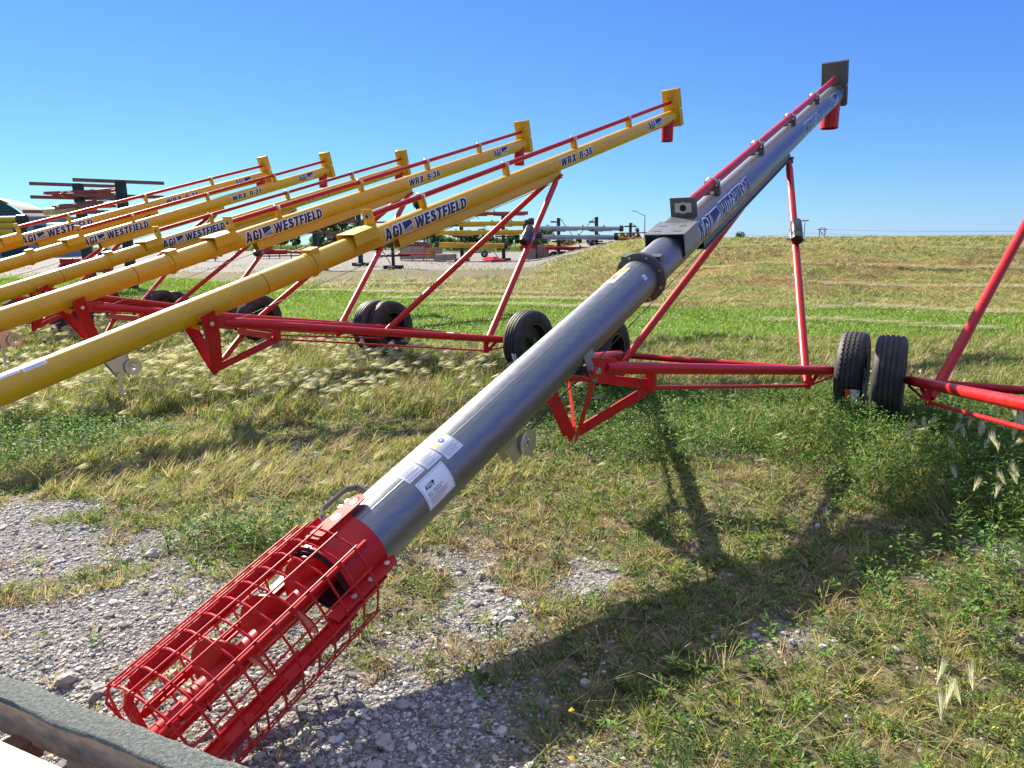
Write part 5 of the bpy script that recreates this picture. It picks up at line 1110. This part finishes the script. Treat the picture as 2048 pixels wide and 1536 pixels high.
# cut, drying grass on the bank
X, Y = view_scatter(150000, 9, 46, 1.25); tn = zones(X, Y)[3]; nb = wob(X, Y, .5, 16); nc = wob(X, Y, 1.6, 26); k = keep(tn * (.35 + .65 * sst(nb * .6 + .5))); X, Y, nb, nc = X[k], Y[k], nb[k], nc[k]; n = len(X)
q = RNG.random(n) + .35 * nc; brown = ((Y > 17) & (Y < 27) & (nb > -.3) & (X > 2))
col = np.where((q > .75)[:, None], pal(RNG.random(n), [(.32, .27, .13), (.46, .40, .22), (.58, .52, .33)]), np.where((q > .42)[:, None], pal(RNG.random(n), YEL), pal(RNG.random(n), [(.06, .09, .02), (.12, .15, .03), (.18, .2, .06)])))
col = np.where((brown & (RNG.random(n) < .6))[:, None], pal(RNG.random(n), [(.13, .075, .045), (.24, .15, .09), (.34, .24, .14)]), col)
merge('cut_grass', [blades(X, Y, RNG.uniform(.03, .12, n) * (1 + .018 * Y), .003 + .0009 * Y, RNG.uniform(.3, 2.6, n), RNG.uniform(0, 6.28, n), RNG.uniform(0, .8, n), col)], M['leaf'])
# straw windrows
parts = []
for (x0, y0, x1, y1, nn) in ((-8, 22, -1, 20.5, 900), (-3.5, 18.6, 2.5, 17.2, 1100), (-1.5, 20.5, 4, 17.8, 800), (-2, 16.6, 3.2, 14.8, 900), (6, 14.2, 12, 12.6, 700), (4.5, 12.9, 7.5, 10.6, 500), (8, 19, 16, 17, 900), (5, 24, 16, 21, 1000), (5, 30, 20, 27, 900), (-7, 25.5, -2, 24.5, 500)):
    t_ = RNG.random(nn); X = x0 + (x1 - x0) * t_ + RNG.normal(0, .12, nn); Y = y0 + (y1 - y0) * t_ + RNG.normal(0, .10, nn) + .25 * np.sin(t_ * 9 + x0); 
    parts.append(blades(X, Y, RNG.uniform(.02, .06, nn), .004 + .0008 * Y, RNG.uniform(3, 9, nn), RNG.normal(math.atan2(y1 - y0, x1 - x0), .5, nn), RNG.uniform(0, 1, nn), pal(RNG.random(nn), [(.42, .36, .2), (.6, .54, .36), (.7, .64, .45)]), height(X, Y) + RNG.uniform(.0, .07, nn)))
merge('straw_rows', parts, M['leaf'])
# rough green growth beyond the yard
X, Y = view_scatter(26000, 84, 128, 1.0, 1.05); yd = zones(X, Y)[1]; k = keep((1 - yd) * (X < Y * .28)); X, Y = X[k], Y[k]; n = len(X)
merge('rough_grass', [blades(X, Y, RNG.uniform(.3, 1.0, n), np.full(n, .10), RNG.uniform(0, .5, n), RNG.uniform(0, 6.28, n), RNG.uniform(0, .5, n), pal(RNG.random(n), [(.05, .09, .015), (.10, .15, .03), (.17, .21, .06)]))], M['leaf'])
X, Y = view_scatter(16000, 33, 50, 1.0, 1.05); k = keep(.6 * sst(wob(X, Y, .5, 21) * .8 + .3) * (X < 6)); X, Y = X[k], Y[k]; n = len(X)
merge('yard_weeds', [blades(X, Y, RNG.uniform(.04, .2, n), np.full(n, .04), RNG.uniform(0, .9, n), RNG.uniform(0, 6.28, n), RNG.uniform(0, .5, n), pal(RNG.random(n), [(.12, .16, .04), (.28, .28, .1), (.5, .48, .3)]))], M['leaf'])
# clover heads and yellow flowers
def puffs(X, Y, Z, s, col):
    parts = []; n = len(X)
    for j in range(9):
        az = RNG.uniform(0, 6.28, n); parts.append(leaves(X, Y, Z, np.full(n, 1.) * s, np.full(n, .8) * s, az, RNG.uniform(-.5, 1.4, n), np.repeat([col], n, 0) * RNG.uniform(.8, 1, n)[:, None]))
    return parts
X, Y = view_scatter(2600, 2.5, 13, 1.6); k = keep(np.maximum(.5 * sst((Y - 6) / 3), .22 * sst(wob(X, Y, 1.1, 13)))); X, Y = X[k], Y[k]; n = len(X)
merge('clover_flowers', puffs(X, Y, height(X, Y) + RNG.uniform(.05, .13, n), .007 + .0009 * Y, (.72, .70, .60)), M['leaf'])
cx = []; cy = []
for x_, y_, s_, nn in ((-1.30, 3.24, .06, 7), (-1.05, 3.28, .07, 7), (-.98, 3.32, .04, 4), (-2.7, 5.3, .5, 9), (-1.9, 5.6, .5, 6), (2.2, 5.2, .5, 4), (.1, 1.7, .2, 2)):
    cx += list(RNG.normal(x_, s_, nn)); cy += list(RNG.normal(y_, s_ * .6, nn))
X, Y = np.array(cx), np.array(cy); merge('yellow_flowers', puffs(X, Y, height(X, Y) + RNG.uniform(.05, .09, len(X)), .010 + 0 * X, (.85, .62, .02)), M['leaf'])
# loose gravel
def stones(X, Y, s, name):
    n = len(X); bm = bmesh.new(); bmesh.ops.create_icosphere(bm, subdivisions=1, radius=1); base = np.array([v.co[:] for v in bm.verts]); fs = np.array([[v.index for v in f.verts] for f in bm.faces]); bm.free()
    m_ = len(base); v = np.repeat(base[None], n, 0); v = v * (1 + RNG.uniform(-.28, .22, (n, m_, 1)))
    v = np.sign(v) * np.abs(v) ** .85
    v = v * s[:, None, None] * np.stack([RNG.uniform(.7, 1.35, n), RNG.uniform(.6, 1.0, n), RNG.uniform(.35, .75, n)], 1)[:, None, :]
    a = RNG.uniform(0, 6.28, n); ca, sa = np.cos(a)[:, None], np.sin(a)[:, None]; til = RNG.normal(0, .3, n)[:, None]
    x = v[..., 0] * ca - v[..., 1] * sa; y = v[..., 0] * sa + v[..., 1] * ca; z = v[..., 2] + x * til * .5
    v = np.stack([x + X[:, None], y + Y[:, None], z + (height(X, Y) + s * .15)[:, None]], -1).reshape(-1, 3)
    t_ = RNG.random(n); c = pal(t_, [(.13, .128, .12), (.26, .255, .24), (.38, .37, .35), (.52, .505, .475)]) * (1 + .06 * RNG.normal(size=(n, 3)) * np.array([1, .3, -.8]))
    f = (fs[None] + (np.arange(n) * m_)[:, None, None]).reshape(-1, 3)
    return v, f, np.repeat(c, m_, 0)
X, Y = view_scatter(64000, 1.1, 5.5, 1.45); gr_ = zones(X, Y)[0]; k = keep(gr_ ** 1.2 * .95 + .03); X, Y = X[k], Y[k]; n = len(X)
s = .0045 + .008 * RNG.random(n) ** 2.2 + .012 * (RNG.random(n) < .03)
g1 = stones(X, Y, s, 'g')
X, Y = view_scatter(90000, 1.1, 3.6, 1.45); gr_ = zones(X, Y)[0]; k = keep(gr_ * .9); X, Y = X[k], Y[k]; n = len(X)
merge('gravel', [g1, stones(X, Y, RNG.uniform(.0022, .0048, n), 'g')], M['stone'])
# a few larger rocks one can tell apart
def rock(px, py, s, label):
    q = P(px, py, 1.0); d_ = q - Vector((0, 0, CH)); k_ = -CH / d_.z; X_, Y_ = d_.x * k_, d_.y * k_; r = random.Random(int(px))
    bm = bmesh.new(); bmesh.ops.create_icosphere(bm, subdivisions=3, radius=s)
    from mathutils import noise as _n
    for v in bm.verts:
        d0 = v.co.normalized(); f_ = 1 + .45 * _n.noise(d0 * 1.3 + Vector((px, 0, 0))) + .12 * _n.noise(d0 * 5 + Vector((0, px, 0))); v.co = Vector((d0.x * 1.25, d0.y * .85, d0.z * .7)) * s * f_
    me = bpy.data.meshes.new('rock'); bm.to_mesh(me); bm.free(); me.materials.append(M['rock']); o = bpy.data.objects.new('rock', me); COL.objects.link(o)
    o.location = (X_, Y_, h1(X_, Y_) + s * .3); o.rotation_euler = (0, 0, r.uniform(0, 6)); tag(o, label, 'rock', 'larger stones in the gravel')
M['rock'] = mat('limestone', (.42, .38, .34), .9, 0, .35, 14, bump=.6, bscale=60)
rock(135, 1372, .030, 'brownish stone by the carpet edge, left of the red cage'); rock(200, 1385, .018, 'pale stone just right of the brownish stone by the carpet')
rock(310, 1125, .035, 'large pale flat stone at the upper edge of the gravel'); rock(255, 1135, .022, 'pale stone left of the largest flat stone'); rock(805, 1400, .022, 'grey stone in the auger shadow right of the cage end'); rock(770, 1475, .030, 'grey stone in the shadow at the bottom edge'); rock(745, 1530, .028, 'half-cut stone at the very bottom edge')
